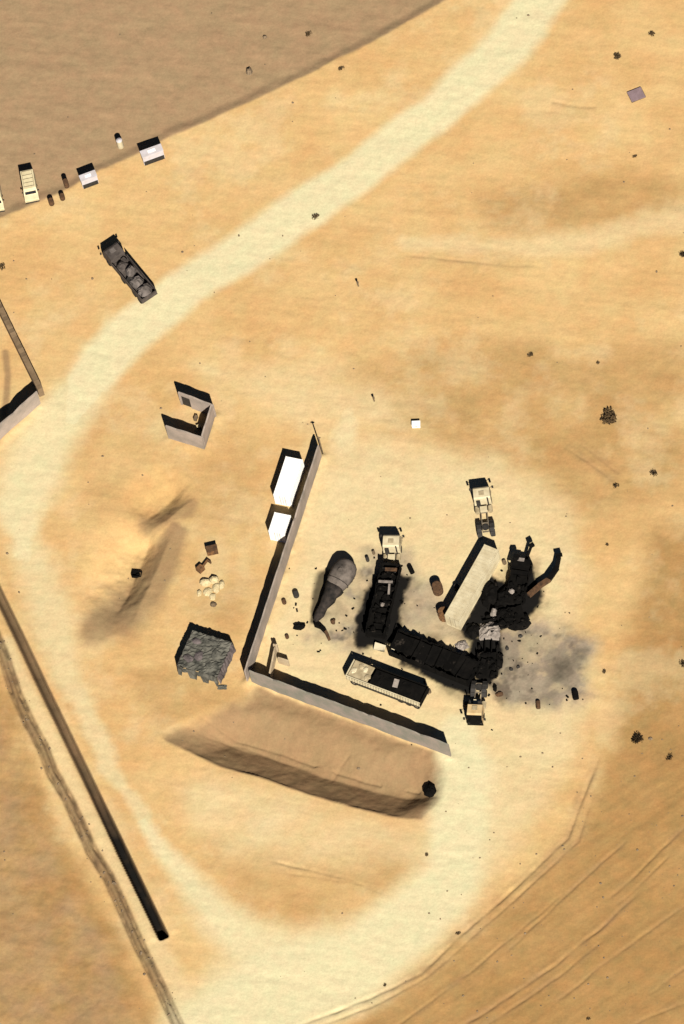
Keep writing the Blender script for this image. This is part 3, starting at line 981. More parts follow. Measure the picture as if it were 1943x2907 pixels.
# ------------------------------------------------------------------ lorries
def tractor(label, front, rz, L=6.6, W=2.4, m=None, H=2.9, dark_front=False, name='tractor_lorry', cat='lorry'):
    """+x forward; front = ground point under the front bumper"""
    m = m or m_pale
    loc = Vector(front) - Vector((math.cos(rz), math.sin(rz), 0)) * (L / 2)
    t = thing(name, label, cat, loc, rz)
    f = L / 2
    cl = 2.05
    prof = [(f - cl, 0.85), (f - cl, H - 0.25), (f - cl + 0.2, H - 0.04), (f - 0.55, H), (f - 0.28, H - 0.18), (f - 0.04, 1.75), (f, 1.6), (f, 0.55), (f - 0.5, 0.55), (f - 0.6, 0.85)]
    MB().prism(prof, -W / 2 + 0.03, W / 2 - 0.03, taper=0.06).build('cab', m, t)
    fr_m = m_char if dark_front else m_glass
    MB().box((f - 0.135, 0, 2.14), (0.05, W * 0.84, 0.8), ry=-0.30).build('windscreen', fr_m, t)
    if dark_front:
        MB().box((f + 0.035, 0, 1.18), (0.07, W * 0.97, 1.2)).build('grille', m_char, t)
        MB().box((f - 0.11, 0, 2.15), (0.06, W * 0.93, 1.0), ry=-0.26).build('sun_visor', m_char, t)
    else:
        MB().box((f + 0.03, 0, 1.2), (0.05, W * 0.6, 0.6)).build('grille', m_dark, t)
    MB().box((f + 0.05, 0, 0.6), (0.16, W, 0.3)).build('bumper', m_char if dark_front else m_steel, t)
    MB().box((f - cl + 0.75, 0, H + 0.03), (0.6, 0.7, 0.1)).build('roof_hatch', m_beige_d, t)
    for s in (-1, 1):
        MB().box((f - 0.75, s * (W / 2 - 0.07), 2.05), (0.85, 0.05, 0.6)).build('side_window', m_glass, t)
        mr = MB().box((f - 0.05, s * (W / 2 + 0.32), 2.0), (0.12, 0.26, 0.55)).build('mirror', m_dark, t)
        MB().tube((f - 0.25, s * (W / 2 - 0.08), 2.2), (f - 0.05, s * (W / 2 + 0.3), 2.2), 0.03, n=6).build('mirror_arm', m_dark, mr)
        MB().box((f + 0.05, s * W * 0.38, 0.95), (0.08, 0.3, 0.2)).build('headlight', m_dark if dark_front else m_cream, t)
        MB().box((0, s * 0.42, 0.92), (L - 1.3, 0.1, 0.26)).build('chassis_rail', m_steel, t)
        wheel(t, f - 1.25, s * (W / 2 - 0.18), 0.52, 0.32)
        for x in (-f + 0.65, -f + 1.95):
            wheel(t, x, s * (W / 2 - 0.32), 0.52, 0.6)
        MB().tube((f - cl - 0.25, s * 0.88, 0.85), (f - cl - 1.15, s * 0.88, 0.85), 0.32, n=12).build('fuel_tank', m_beige_d, t, False)
        mg = MB()
        for k in range(5):
            an = math.radians(35 + 27 * k)
            mg.box((-f + 1.3 + 1.28 * math.cos(an), s * (W / 2 - 0.32), 0.48 + 0.78 * math.sin(an)), (0.62, 0.6, 0.03), ry=-(an - math.pi / 2))
        mg.build('mudguard', m_dark, t)
    for x in (-f + 0.7, -f + 2.0, 0.2):
        MB().box((x, 0, 0.95), (0.16, 0.72, 0.16)).build('crossmember', m_steel, t)
    MB().tube((-f + 1.3, 0, 1.06), (-f + 1.3, 0, 1.16), 0.48, n=14).build('fifth_wheel', m_dark, t)
    MB().box((f - cl - 0.28, 0.55, 1.75), (0.3, 0.5, 1.5)).build('air_filter', m_dark, t)
    MB().tube((f - cl - 0.25, -0.75, 0.9), (f - cl - 0.25, -0.75, 3.0), 0.09, n=8).build('exhaust', m_dark, t)
    MB().box((f - cl - 0.85, 0, 1.25), (0.7, 0.95, 0.5)).build('gearbox_cover', m_pale, t)
    return t


def heading(a, b):
    d = P(*b) - P(*a)
    return math.atan2(d.y, d.x)


tractor('pale tractor lorry without trailer, northernmost vehicle of the burnt yard', G(1371, 1404), heading((1384, 1530), (1371, 1404)), L=6.9)
tractor('pale tractor lorry coupled to the burnt black trailer', G(1119, 1541), heading((1112, 1640), (1119, 1541)), L=6.2)


def char_heap(mb, x0, x1, y0, y1, z, n, s=0.5):
    for _ in range(n):
        x, y = R.uniform(x0, x1), R.uniform(y0, y1)
        k = R.uniform(0.5, 1.3) * s
        if R.random() < 0.45:
            mb.box((x, y, z + k * 0.3), (k * R.uniform(0.6, 2.2), k * R.uniform(0.4, 1.0), k * R.uniform(0.3, 0.9)), R.uniform(0, 3.1), R.uniform(-0.5, 0.5), R.uniform(-0.5, 0.5), 0.06)
        else:
            mb.lump((x, y, z), (k, k * 0.8, k * 0.9), rough=0.3, rz=R.uniform(0, 3))
    return mb


def jagged(mb, p, q, z0, zmin, zmax, t=0.06, n=14):
    """torn sheet between two points with a ragged top edge"""
    p, q = Vector((*p, 0)), Vector((*q, 0))
    d = (q - p)
    nr = Vector((-d.y, d.x, 0)).normalized() * t
    vs_ = []
    for i in range(n + 1):
        c = p + d * (i / n) + nr * R.uniform(-1.2, 1.2)
        z = R.uniform(zmin, zmax)
        vs_ += [c + Vector((0, 0, z0)), c + Vector((0, 0, z)), c + nr + Vector((0, 0, z)), c + nr + Vector((0, 0, z0))]
    fs_ = []
    for i in range(n):
        k = i * 4
        for s in range(4):
            fs_.append((k + s, k + (s + 1) % 4, k + 4 + (s + 1) % 4, k + 4 + s))
    fs_ += [(0, 1, 2, 3), (n * 4 + 3, n * 4 + 2, n * 4 + 1, n * 4)]
    return mb.add(vs_, fs_)


def burnt_trailer(label, fpx, rpx, W, deck, top, heaps, wheels=True, cat='trailer', name='burnt_trailer'):
    a, b = P(*fpx), P(*rpx)
    d = a - b
    L = d.length
    rz = math.atan2(d.y, d.x)
    c = (a + b) / 2
    t = thing(name, label, cat, (c.x, c.y, Z(c.x, c.y)), rz)
    x, y = L / 2, W / 2
    MB().box((0, 0, deck), (L, W, 0.16)).build('deck', m_char, t)
    for s in (-1, 1):
        jagged(MB(), (-x, s * (y - 0.05)), (x, s * (y - 0.05)), deck + 0.05, deck + (top - deck) * 0.6, top, n=30).build('side_panel', m_char, t)
        MB().box((0, s * 0.5, deck - 0.25), (L - 0.4, 0.12, 0.34)).build('chassis_rail', m_char, t)
    jagged(MB(), (x - 0.05, -y), (x - 0.05, y), deck + 0.05, top - 0.35, top + 0.05, n=7).build('front_panel', m_char, t)
    n = int(L / 1.6)
    for i in range(n + 1):
        xx = -x + 0.1 + (L - 0.2) * i / n
        rr = MB()
        hh = top + R.uniform(-0.25, 0.05)
        for s in (-1, 1):
            rr.box((xx, s * (y - 0.12), (deck + hh) / 2), (0.09, 0.09, hh - deck), rx=R.uniform(-0.1, 0.1))
        if i % 2 == 0:
            rr.box((xx, 0, hh - 0.1), (0.08, W - 0.2, 0.08), rx=R.uniform(-0.12, 0.12), rz=R.uniform(-0.1, 0.1))
        rr.build('roof_hoop', m_char2 if i % 3 == 1 else m_char, t)
    char_heap(MB(), -x + 0.6, x - 0.6, -y + 0.4, y - 0.4, deck + 0.05, heaps, 0.6).build('charred_load', m_char2, t)
    if wheels:
        for s in (-1, 1):
            for k in (0.6, 1.8, 3.0):
                wheel(t, -x + k, s * (y - 0.25), 0.5, 0.4, burnt=True)
        MB().box((x - 2.6, 0, deck / 2), (0.15, W * 0.6, deck)).build('landing_leg', m_char, t)
    return t, L, W


# trailer behind the western tractor
t, L, W = burnt_trailer('long burnt black trailer coupled behind the pale tractor lorry', (1117, 1622), (1068, 1822), 2.7, 1.2, 2.5, 34)
MB().box((L / 2 - 2.9, 0.15, 2.35), (0.35, W * 0.72, 0.08), rz=0.1).build('bent_bar', m_ashmetal, t)
MB().box((L / 2 - 3.9, -0.55, 2.3), (1.6, 0.28, 0.08), rz=0.15).build('bent_bar', m_ashmetal, t)
MB().lump((-0.8, -0.1, 2.0), (0.35, 0.3, 0.35)).build('ash_lump', m_ashmetal, t)
MB().box((L / 2 - 1.0, -0.2, 2.42), (0.5, W * 0.6, 0.06), rz=0.1).build('roof_scrap', m_rust, t)
for (px, py, sz, lab) in ((1080, 1842, (1.5, 0.9, 0.6), 'pale scorched sheet leaning behind the burnt trailer, the wider one'),
                          (1118, 1850, (0.5, 1.5, 0.7), 'narrow pale sheet standing between the two burnt trailers')):
    o = MB().box((0, 0, sz[2] / 2), sz, R.uniform(-0.3, 0.3), 0.2, 0.1, 0.08).build('metal_sheet', m_pale_scorch, loc=G(px, py))
    tag(o, lab, 'metal sheet')

# collapsed black container in the middle
t, L, W = burnt_trailer('burnt black collapsed container lying across the middle of the yard', (1350, 1924), (1122, 1834), 3.5, 0.3, 1.9, 16, wheels=False,
                        cat='container', name='burnt_container')
for k in range(9):
    MB().box((-L * 0.44 + L * 0.88 * k / 8, R.uniform(-0.25, 0.25), 1.55 + R.uniform(-0.15, 0.15)), (L / 8.4, W - 0.5 - R.random() * 0.6, 0.05),
             R.uniform(-0.08, 0.08), R.uniform(-0.10, 0.10), R.uniform(-0.14, 0.14), 0.05).build('roof_sheet', m_char if k % 3 else m_char2, t)

# half burnt drop-sided trailer beside the south wall
a, b = P(986, 1940), P(1197, 2020)
d = b - a
rz = math.atan2(d.y, d.x)
Lt = d.length
nrm = Vector((-d.y, d.x, 0)).normalized()
Wt = 2.85
c = (a + b) / 2 + nrm * (Wt / 2)
t = thing('box_trailer', 'pale trailer with a burnt out black load bed beside the south wall', 'trailer', (c.x, c.y, Z(c.x, c.y)), rz)
x, y = Lt / 2, Wt / 2
MB().box((0, 0, 1.15), (Lt, Wt - 0.1, 0.14)).build('deck', m_dark, t)
for s, mm_ in ((-1, m_pale), (1, m_char)):
    sd = MB()
    corrugated(sd, (-x if s < 0 else x, s * y - (0.05 if s > 0 else 0)), (x if s < 0 else -x, s * y - (0.05 if s > 0 else 0)), 1.25, 2.15, 0.04, 0.4)
    sd.box((0, s * (y - 0.09), 2.15), (Lt, 0.14, 0.10))
    sd.build('side_board', mm_, t)
for s, mm_ in ((-1, m_pale), (1, m_char)):
    MB().box((s * (x - 0.05), 0, 1.65), (0.1, Wt - 0.3, 1.1)).build('end_board', mm_, t)
MB().box((-x + 1.65, 0, 1.95), (2.9, Wt - 0.34, 0.1), jit=0.06).build('tarpaulin', m_beige_d, t)
for k in range(4):
    MB().lump((-x + 0.7 + k * 0.7, R.uniform(-0.8, 0.8), 1.98), (0.45, 0.5, 0.2)).build('sack', m_beige_d if k % 2 else m_pale, t)
char_heap(MB().box((1.6, 0, 1.62), (Lt - 3.7, Wt - 0.36, 0.8), jit=0.12), -x + 3.6, x - 0.5, -y + 0.5, y - 0.5, 1.75, 34, 0.42).build('charred_load', m_char, t)
MB().box((1.3, 0.1, 2.3), (0.7, 1.2, 0.05), 0.2, 0.1, 0.15).build('loose_sheet', m_ashmetal, t)
for s in (-1, 1):
    MB().box((0, s * 0.5, 0.9), (Lt - 0.5, 0.14, 0.35)).build('chassis_rail', m_dark, t)
    for k in (0.75, 1.95, 3.15):
        wheel(t, x - k, s * (y - 0.3), 0.5, 0.4)
    wheel(t, -x + 1.0, s * (y - 0.3), 0.5, 0.4)
MB().box((0.2, -y + 0.22, 0.72), (Lt - 2.4, 0.3, 0.62)).build('underbody_shade_box', m_dark, t)  # dark box lengthened to stand in for the shade line under the deck

# southern truck: pale cab with burnt front, burnt rear body
tc_rot = heading((1372, 1880), (1352, 2062))
t = tractor('pale lorry with a black burnt front facing south beside the burnt container', G(1352, 2062), tc_rot, L=6.6, W=2.15, dark_front=True, H=2.75, m=m_sandy)


def wreck(label, fpx, rpx, W=2.4, H=2.2, heaps=16, cab=True, name='burnt_lorry', cat='lorry'):
    a, b = P(*fpx), P(*rpx)
    d = a - b
    L = d.length
    rz = math.atan2(d.y, d.x)
    c = (a + b) / 2
    t = thing(name, label, cat, (c.x, c.y, Z(c.x, c.y)), rz)
    x, y = L / 2, W / 2
    for s in (-1, 1):
        MB().box((0, s * 0.45, 0.75), (L, 0.13, 0.28)).build('chassis_rail', m_char, t)
        wheel(t, x - 0.9, s * (y - 0.2), 0.5, 0.3, True)
        wheel(t, -x + 0.8, s * (y - 0.25), 0.5, 0.4, True)
        jagged(MB(), (-x, s * (y - 0.1)), (x - 2.0, s * (y - 0.1)), 0.85, 1.0, H * 0.8, n=12).build('side_panel', m_char, t)
    MB().box((-1.0, 0, 0.95), (L - 2.0, W - 0.25, 0.14)).build('bed', m_char, t)
    if cab:
        cb = MB()
        for s in (-1, 1):
            for xx, lean in ((x - 0.15, -0.15), (x - 1.75, 0.05)):
                cb.box((xx, s * (y - 0.12), 1.5), (0.12, 0.12, 1.4), ry=lean)
            cb.box((x - 0.95, s * (y - 0.1), 1.0), (1.7, 0.08, 0.6))
        cb.box((x - 0.03, 0, 1.05), (0.1, W - 0.2, 0.7))
        cb.box((x - 1.85, 0, 1.4), (0.1, W - 0.2, 1.3))
        cb.build('cab_frame', m_char, t)
        MB().box((x - 1.0, 0, H - 0.08), (1.7, W - 0.2, 0.07), ry=0.07, jit=0.07).build('cab_roof', m_char, t)
        MB().lump((x - 0.8, 0, 0.8), (0.6, 0.4, 0.5)).build('engine', m_char2, t)
    char_heap(MB(), -x + 0.3, x - 2.2, -y + 0.3, y - 0.3, 1.0, heaps, 0.55).build('charred_load', m_char2, t)
    return t, L


t, L = wreck('burnt black lorry with a small pale patch north of the soot heap', (1489, 1606), (1462, 1722), 2.7, 2.4)
MB().box((L / 2 - 0.35, 0.1, 2.42), (0.5, 0.9, 0.05)).build('roof_patch', m_ashmetal, t)
MB().lump((-L / 2 + 1.4, 0.55, 1.55), (0.4, 0.4, 0.4)).build('ash_lump', m_ashmetal, t)
MB().box((L / 2 - 0.1, 0.75, 2.5), (0.7, 0.7, 0.5), jit=0.08).build('cab_hump', m_char, t)
t, L = wreck('burnt black wreck lying across the centre of the soot heap', (1375, 1782), (1490, 1752), 2.8, 1.9, 24, cab=False)
t, L = wreck('burnt black wreck beside the south of the soot heap above the pale lorry', (1390, 1825), (1385, 1935), 2.9, 2.0, 22, cab=False)

# bent boom and jib from the burnt rig
t = thing('crane_boom', 'bent dark boom reaching north east out of the black wrecks', 'crane boom', G(1505, 1690))
pts = [P(1503, 1690, 0.9), P(1532, 1664, 1.0), P(1560, 1645, 1.1), P(1582, 1612, 1.2), P(1588, 1582, 1.2)]
o0 = t.location.copy()
for i in range(len(pts) - 1):
    p, q = pts[i] - o0, pts[i + 1] - o0
    dd_ = q - p
    MB().box((p + q) / 2, (dd_.length + 0.12, 0.62 if i < 3 else 0.5, 0.6), math.atan2(dd_.y, dd_.x)).build('boom_section', (m_rust, m_rust, m_char, m_char)[i], t)
MB().box(P(1588, 1576, 1.2) - o0, (0.9, 0.35, 0.5), 0.2).build('boom_head', m_char, t)
lg = MB()
for (px, py) in ((1520, 1676), (1572, 1630)):
    g = P(px, py, 0.5) - o0
    lg.box((g.x, g.y, 0.3), (0.25, 0.25, 1.5))
lg.build('prop', m_char, t)
t = thing('burnt_jib', 'short burnt jib sticking up north of the black lorry', 'jib', G(1494, 1612))
o0 = t.location.copy()
p, q = P(1490, 1600, 0.8) - o0, P(1510, 1548, 1.6) - o0
MB().tube(p, q, 0.24, 0.2, 8).build('arm', m_char, t)
MB().box(q, (0.7, 0.5, 0.5), 0.6).build('arm_head', m_char, t)
MB().box((p.x, p.y, 0.3), (0.5, 0.5, 1.3)).build('arm_base', m_char, t)


# crumpled ash coloured sheet in the heap
def crumple(label, px, py, sx, sy, h, m, n=8, rz=0.0, name='crumpled_sheet', cat='metal sheet'):
    mb = MB()
    vs_ = []
    for lay in (0, -0.04):
        for i in range(n + 1):
            for j in range(n + 1):
                u, v = i / n - 0.5, j / n - 0.5
                e = 1 - 1.1 * (abs(u) ** 2 + abs(v) ** 2) * 2
                vs_.append((u * sx + R.uniform(-1, 1) * sx / n * 0.3, v * sy + R.uniform(-1, 1) * sy / n * 0.3, max(0.02, h * max(0, e) * R.uniform(0.55, 1.1)) + lay))
    k = (n + 1) ** 2
    fs_ = []
    for i in range(n):
        for j in range(n):
            q = i * (n + 1) + j
            fs_.append((q, q + n + 1, q + n + 2, q + 1))
            fs_.append((k + q, k + q + 1, k + q + n + 2, k + q + n + 1))
    mb.add(vs_, fs_)
    return tag(mb.build(name, m, loc=G(px, py), rz=rz), label, cat)


crumple('crumpled ash grey sheet between the black wrecks and the soot', 1392, 1795, 2.7, 2.6, 1.1, m_ashmetal)
o = MB().lump((0, 0, 0), (0.55, 0.5, 1.9)).build('ash_heap', m_ashmetal, loc=G(1405, 1745))
tag(o, 'small pale ash cone poking out of the black soot heap', 'ash heap')
crumple('pinkish crumpled scrap at the north end of the collapsed container', 1312, 1835, 1.6, 1.4, 0.5, m_ashmetal, rz=0.5)

# char mounds that make up the soot heap
for (px, py, sx, sy, h, lab) in ((1392, 1690, 1.3, 2.2, 1.3, 'black charred mound hard against the pale long container'),
                                 (1440, 1700, 1.6, 1.7, 1.5, 'black charred mound in the middle of the soot heap'),
                                 (1470, 1770, 1.7, 1.1, 1.2, 'black charred mound at the southern edge of the soot heap'),
                                 (1418, 1735, 1.3, 1.4, 1.1, 'black charred mound between the pale ash cone and the wreck across the heap'),
                                 (1345, 1790, 1.2, 1.2, 0.8, 'low black charred mound between the container ends'),
                                 (1412, 1880, 0.9, 1.5, 1.0, 'black charred mound on the east side of the southern wreck')):
    t = thing('charred_heap', lab, 'heap', G(px, py))
    mb = MB()
    mb.lump((0, 0, -0.2), (sx, sy, h), 11, 6, 0.2)
    mb.build('mound', m_char, t)
    char_heap(MB(), -sx * 0.8, sx * 0.8, -sy * 0.8, sy * 0.8, h * 0.35, 9, 0.4).build('scrap', m_char2, t)

# scorched tank on its side
t = thing('storage_tank', 'scorched grey tank with a rounded end, tapering to a sooty tail', 'tank', G(945, 1670))
o0 = t.location.copy()
head, tail = P(975, 1625, 1.5) - o0, P(898, 1758, 0.7) - o0
ax = (tail - head)
La = ax.length
ax.normalize()
side = Vector((-ax.y, ax.x, 0)).normalized()
up = side.cross(ax)
if up.z < 0:
    up = -up


def loft(rings, m, name, parent, n=20, wob=0.02):
    mb = MB()
    vs_, fs_ = [], []
    for (u, r, zr) in rings:
        for i in range(n):
            an = 2 * math.pi * i / n
            jj = 1 + R.uniform(-wob, wob)
            vs_.append(head + ax * (u + R.uniform(-wob, wob)) + side * (r * jj * math.cos(an)) + up * (zr * jj * math.sin(an)))
    for j in range(len(rings) - 1):
        for i in range(n):
            fs_.append((j * n + i, j * n + (i + 1) % n, (j + 1) * n + (i + 1) % n, (j + 1) * n + i))
    fs_.append(tuple(range(n - 1, -1, -1)))
    fs_.append(tuple((len(rings) - 1) * n + i for i in range(n)))
    mb.add(vs_, fs_)
    return mb.build(name, m, parent, True)


sh = loft([(-1.9, 0.35, 0.3), (-1.7, 0.95, 0.85), (-1.2, 1.45, 1.25), (-0.5, 1.65, 1.45), (0.5, 1.7, 1.5), (1.5, 1.55, 1.4), (2.3, 1.3, 1.2)], m_tank, 'shell', t)
loft([(2.32, 1.26, 1.16), (2.9, 1.2, 0.95), (3.5, 0.85, 0.9), (4.2, 1.0, 0.7), (La * 0.75, 0.62, 0.7), (La * 0.88, 0.7, 0.45), (La, 0.4, 0.45), (La + 0.3, 0.15, 0.2)], m_tanksoot, 'tail', t, 14, 0.16)
mh = MB().tube((head + ax * 0.3 + up * 1.4), (head + ax * 0.3 + up * 1.62), 0.32, n=12)
mh.build('manhole', m_tank, sh)
bd = MB()
for u, r, zr in ((1.5, 1.58, 1.43),):
    for i in range(20):
        a0, a1 = 2 * math.pi * i / 20, 2 * math.pi * (i + 1) / 20
        bd.tube(head + ax * u + side * r * math.cos(a0) + up * zr * math.sin(a0), head + ax * u + side * r * math.cos(a1) + up * zr * math.sin(a1), 0.05, n=5, cap=False)
bd.build('band', m_tanksoot, sh)

# dark lumpy truck beside the road
a, b = P(432, 862), P(316, 722)
d = b - a
rz = math.atan2(d.y, d.x)
Ld = d.length
c = (a + b) / 2
t = thing('loaded_lorry', 'dark brown loaded lorry parked on the sand beside the pale road', 'lorry', (c.x, c.y, Z(c.x, c.y)), rz)
x = Ld / 2
Wd = 2.5
prof = [(x - 2.1, 0.8), (x - 2.1, 2.65), (x - 0.6, 2.75), (x - 0.25, 2.55), (x, 1.6), (x, 0.6), (x - 0.6, 0.6)]
MB().prism(prof, -Wd / 2 + 0.05, Wd / 2 - 0.05, taper=0.08).build('cab', m_brownbody, t)
MB().box((x - 0.1, 0, 2.05), (0.06, 2.0, 0.75), ry=-0.24).build('windscreen', m_glass, t)
MB().box((x - 1.1, 0.1, 2.76), (0.7, 0.8, 0.09)).build('roof_hatch', m_greybody, t)
MB().box((-1.0, 0, 1.2), (Ld - 2.4, Wd, 0.2)).build('bed', m_brownbody, t)
for s in (-1, 1):
    MB().box((-1.1, s * (Wd / 2 - 0.05), 1.75), (Ld - 2.9, 0.08, 0.9)).build('side_board', m_brownbody, t)
    MB().box((0, s * 0.45, 0.85), (Ld - 0.8, 0.13, 0.28)).build('chassis_rail', m_dark, t)
    MB().box((x - 0.1, s * (Wd / 2 + 0.25), 2.0), (0.1, 0.22, 0.5)).build('mirror', m_dark, t)
    for xx in (x - 1.2, -x + 1.2, -x + 2.5, -x + 5.2):
        wheel(t, xx, s * (Wd / 2 - 0.22), 0.52, 0.38)
MB().box((-x + 0.22, 0, 1.75), (0.08, Wd - 0.1, 0.9)).build('tail_board', m_brownbody, t)
for (xx, yy, sx_, sy_, sz_, mm_) in ((x - 3.5, 0.2, 0.9, 0.8, 0.7, m_brownbody), (x - 5.0, -0.15, 0.75, 1.0, 1.2, m_greybody), (x - 6.9, 0.1, 1.15, 0.95, 0.95, m_greybody),
                                     (x - 8.4, -0.35, 0.55, 0.6, 1.15, m_brownbody), (x - 8.6, 0.55, 0.6, 0.5, 0.8, m_greybody), (-x + 1.25, 0.0, 1.05, 1.0, 1.25, m_greybody)):
    MB().lump((xx, yy, 1.5), (sx_, sy_, sz_ + 0.2), 9, 5, 0.24, R.uniform(0, 1)).build('covered_load', mm_, t)
for (xx, yy, a_) in ((x - 2.9, -0.5, 0.2), (x - 5.9, 0.6, 0.5), (x - 7.8, 0.4, -0.3)):
    MB().box((xx, yy, 1.75), (0.8, 0.55, 0.6), a_).build('box', m_brownbody if yy < 0 else m_dark, t)

# netted square shelter
a, b = P(546, 1790, 2.45), P(660, 1824, 2.45)
d = b - a
rz = math.atan2(d.y, d.x)
Wn = d.length
s_ = Vector((d.y, -d.x, 0)).normalized()
Dn = 5.5
c = (a + b) / 2 + s_ * (Dn / 2)
t = thing('netted_shelter', 'square shelter under mottled grey netting west of the wall corner', 'shelter', (c.x, c.y, 0), rz)
n = 22
mb, mb2 = MB(), MB()
vs_, fs_ = [], []
for i in range(n + 1):
    for j in range(n + 1):
        u, v = i / n - 0.5, j / n - 0.5
        z = 2.42 + 0.10 * math.sin(u * 13 + 1) * math.cos(v * 11) + R.uniform(-0.12, 0.12) - 0.5 * max(0, -v - 0.30)
        e = R.uniform(-0.06, 0.06)
        vs_.append((u * Wn + e, v * Dn + e, z))
for i in range(n):
    for j in range(n):
        q = i * (n + 1) + j
        fs_.append((q, q + n + 1, q + n + 2, q + 1))
mb.add(vs_, fs_)
mb.build('net_roof', m_net, t)


def drape(p, q, ztop, lows, m):
    mb = MB()
    k = 24
    p, q = Vector((*p, 0)), Vector((*q, 0))
    nr = Vector(((q - p).y, -(q - p).x, 0)).normalized()
    vs_ = []
    for i in range(k + 1):
        f = i / k
        c_ = p + (q - p) * f
        lo = lows(f)
        for j in range(4):
            g = j / 3
            vs_.append(c_ + nr * (0.25 * g + R.uniform(-0.08, 0.1)) + Vector((0, 0, ztop + R.uniform(-0.05, 0.05) + (lo - ztop) * g)))
    mb.add(vs_, [(i * 4 + j, i * 4 + j + 1, i * 4 + 4 + j + 1, i * 4 + 4 + j) for i in range(k) for j in range(3)])
    return mb.build('net_side', m, t)


x, y = Wn / 2, Dn / 2
lows = lambda f: 0.1 + (1.3 if 0.12 < f < 0.26 else 0) + (1.5 if 0.48 < f < 0.62 else 0) + (1.2 if 0.78 < f < 0.95 else 0)
drape((-x, -y), (x, -y), 2.2, lows, m_net)
drape((x, -y), (x, y), 2.4, lambda f: 0.15 + 0.5 * (0.5 + 0.5 * math.sin(f * 17)), m_netp)
drape((-x, y), (-x, -y), 2.4, lambda f: 0.1, m_netp)
drape((x, y), (-x, y), 2.4, lambda f: 0.1, m_net)
for (u, v, sx_, sy_, h_) in ((-1.7, 1.4, 0.7, 0.5, 0.22), (0.4, 1.9, 0.8, 0.45, 0.2), (1.5, 0.3, 0.7, 0.9, 0.22), (-0.6, -0.6, 0.6, 0.8, 0.18), (1.3, -1.5, 0.7, 0.5, 0.2), (-1.8, -1.3, 0.8, 0.6, 0.2)):
    MB().lump((u, v, 2.38), (sx_, sy_, h_ + 0.1), 9, 4, 0.2).build('net_bundle', m_netp if u < 0 else m_net, t)
for a_ in (-1, 1):
    for b_2 in (-1, 1):
        MB().tube((a_ * (x - 0.2), b_2 * (y - 0.2), -0.2), (a_ * (x - 0.2), b_2 * (y - 0.2), 2.3), 0.07, n=7).build('post', m_wood, t)
crumple('dark rag of netting fallen at the south edge of the shelter', 632, 1952, 1.2, 0.7, 0.3, m_net, n=5, name='netting_scrap', cat='netting')

# ------------------------------------------------------------------ smaller things in and round the yard
t = thing('rust_cabinet', 'rusty steel box north of the cream sacks', 'box', G(604, 1568), 0.25)
MB().box((0, 0, 0.55), (1.5, 0.9, 1.1)).build('body', m_rust_o, t)
MB().box((0, 0, 1.12), (1.56, 0.96, 0.06)).build('lid', m_rust, t)
MB().box((0.45, -0.46, 0.6), (0.5, 0.05, 0.7)).build('door', m_rust, t)
t = thing('scrap_iron', 'bent rusty scrap iron between the rusty box and the cream sacks', 'scrap', G(577, 1612), 0.9)
MB().box((-0.5, 0, 0.4), (0.9, 0.8, 0.8), jit=0.06).build('body', m_rust_o, t)
MB().box((0.55, 0, 0.5), (1.2, 0.18, 0.35), 0.1).build('arm', m_rust_o, t)
MB().box((1.05, -0.3, 0.5), (0.2, 0.6, 0.35)).build('arm_end', m_rust, t)
for k, (px, py, w_, d_, h_, lab) in enumerate(((583, 1655, 0.8, 0.6, 0.75, 'cream sack at the north west of the sack pile'),
                                               (608, 1648, 0.75, 0.6, 0.85, 'cream sack at the very top of the sack pile'),
                                               (630, 1660, 0.4, 0.75, 0.45, 'cream sack standing at the east side of the sack pile'),
                                               (614, 1668, 0.55, 0.9, 0.4, 'pale cream sack lying in the middle of the sack pile'),
                                               (590, 1680, 0.7, 0.7, 0.35, 'cream sack lying at the west side of the sack pile'),
                                               (566, 1684, 0.35, 0.55, 0.4, 'small cream sack westmost beside the sack pile'),
                                               (604, 1694, 0.5, 0.6, 0.3, 'bright cream sack below the middle of the sack pile'),
                                               (606, 1716, 0.5, 0.4, 0.4, 'brown lone sack just south of the sack pile'))):
    o = MB().lump((0, 0, -0.05), (w_, d_, h_), 9, 5, 0.14).build('sack', m_cream if k < 7 else m_wood, loc=G(px, py))
    tag(o, lab, 'sack', 'cream sacks on the sand')
t = thing('crate', 'black open crate on the sand west of the rusty box', 'crate', G(385, 1616), -0.1)
for s in (-1, 1):
    MB().box((0, s * 0.4, 0.3), (1.35, 0.06, 0.6)).build('side', m_char, t)
    MB().box((s * 0.65, 0, 0.3), (0.06, 0.72, 0.6)).build('end', m_char, t)
MB().box((0, 0, 0.06), (1.2, 0.7, 0.08)).build('floor', m_char, t)
MB().lump((0.2, 0, 0.08), (0.45, 0.25, 0.35)).build('contents', m_char, t)

drum('tall rusty tank west of the pale long container, the northern of two', G(1245, 1680), 0.72, 1.75, m_rust, 'rusty tanks by the pale container', name='rust_tank')
drum('rusty tank touching the south end of the pale long container', G(1263, 1752), 0.80, 1.5, m_rust_o, 'rusty tanks by the pale container', name='rust_tank')
drum('black drum lying at the east side of the ash stain', G(1634, 1968), 0.42, 1.1, m_char, tiltdir=0.2)
drum('brown drum lying at the south edge of the ash stain', G(1529, 1995), 0.30, 1.0, m_rust, tiltdir=0.1)
drum('black drum on its side east of the western tractor lorry', G(1164, 1612), 0.34, 1.1, m_char, tiltdir=0.45)
drum('small dark drum west of the western tractor lorry', G(1045, 1592), 0.24, 0.7, m_dark)
drum('brown drum north of the dark drum west of the tractor lorry', G(1062, 1572), 0.2, 0.5, m_wood)
drum('dark drum standing between the long wall and the scorched tank', G(842, 1692), 0.40, 0.75, m_dark)
drum('brown drum south west of the dark drum by the long wall', G(808, 1712), 0.30, 0.5, m_rust)
drum('little brown drum near the low wall stub', G(816, 1810), 0.26, 0.4, m_rust)
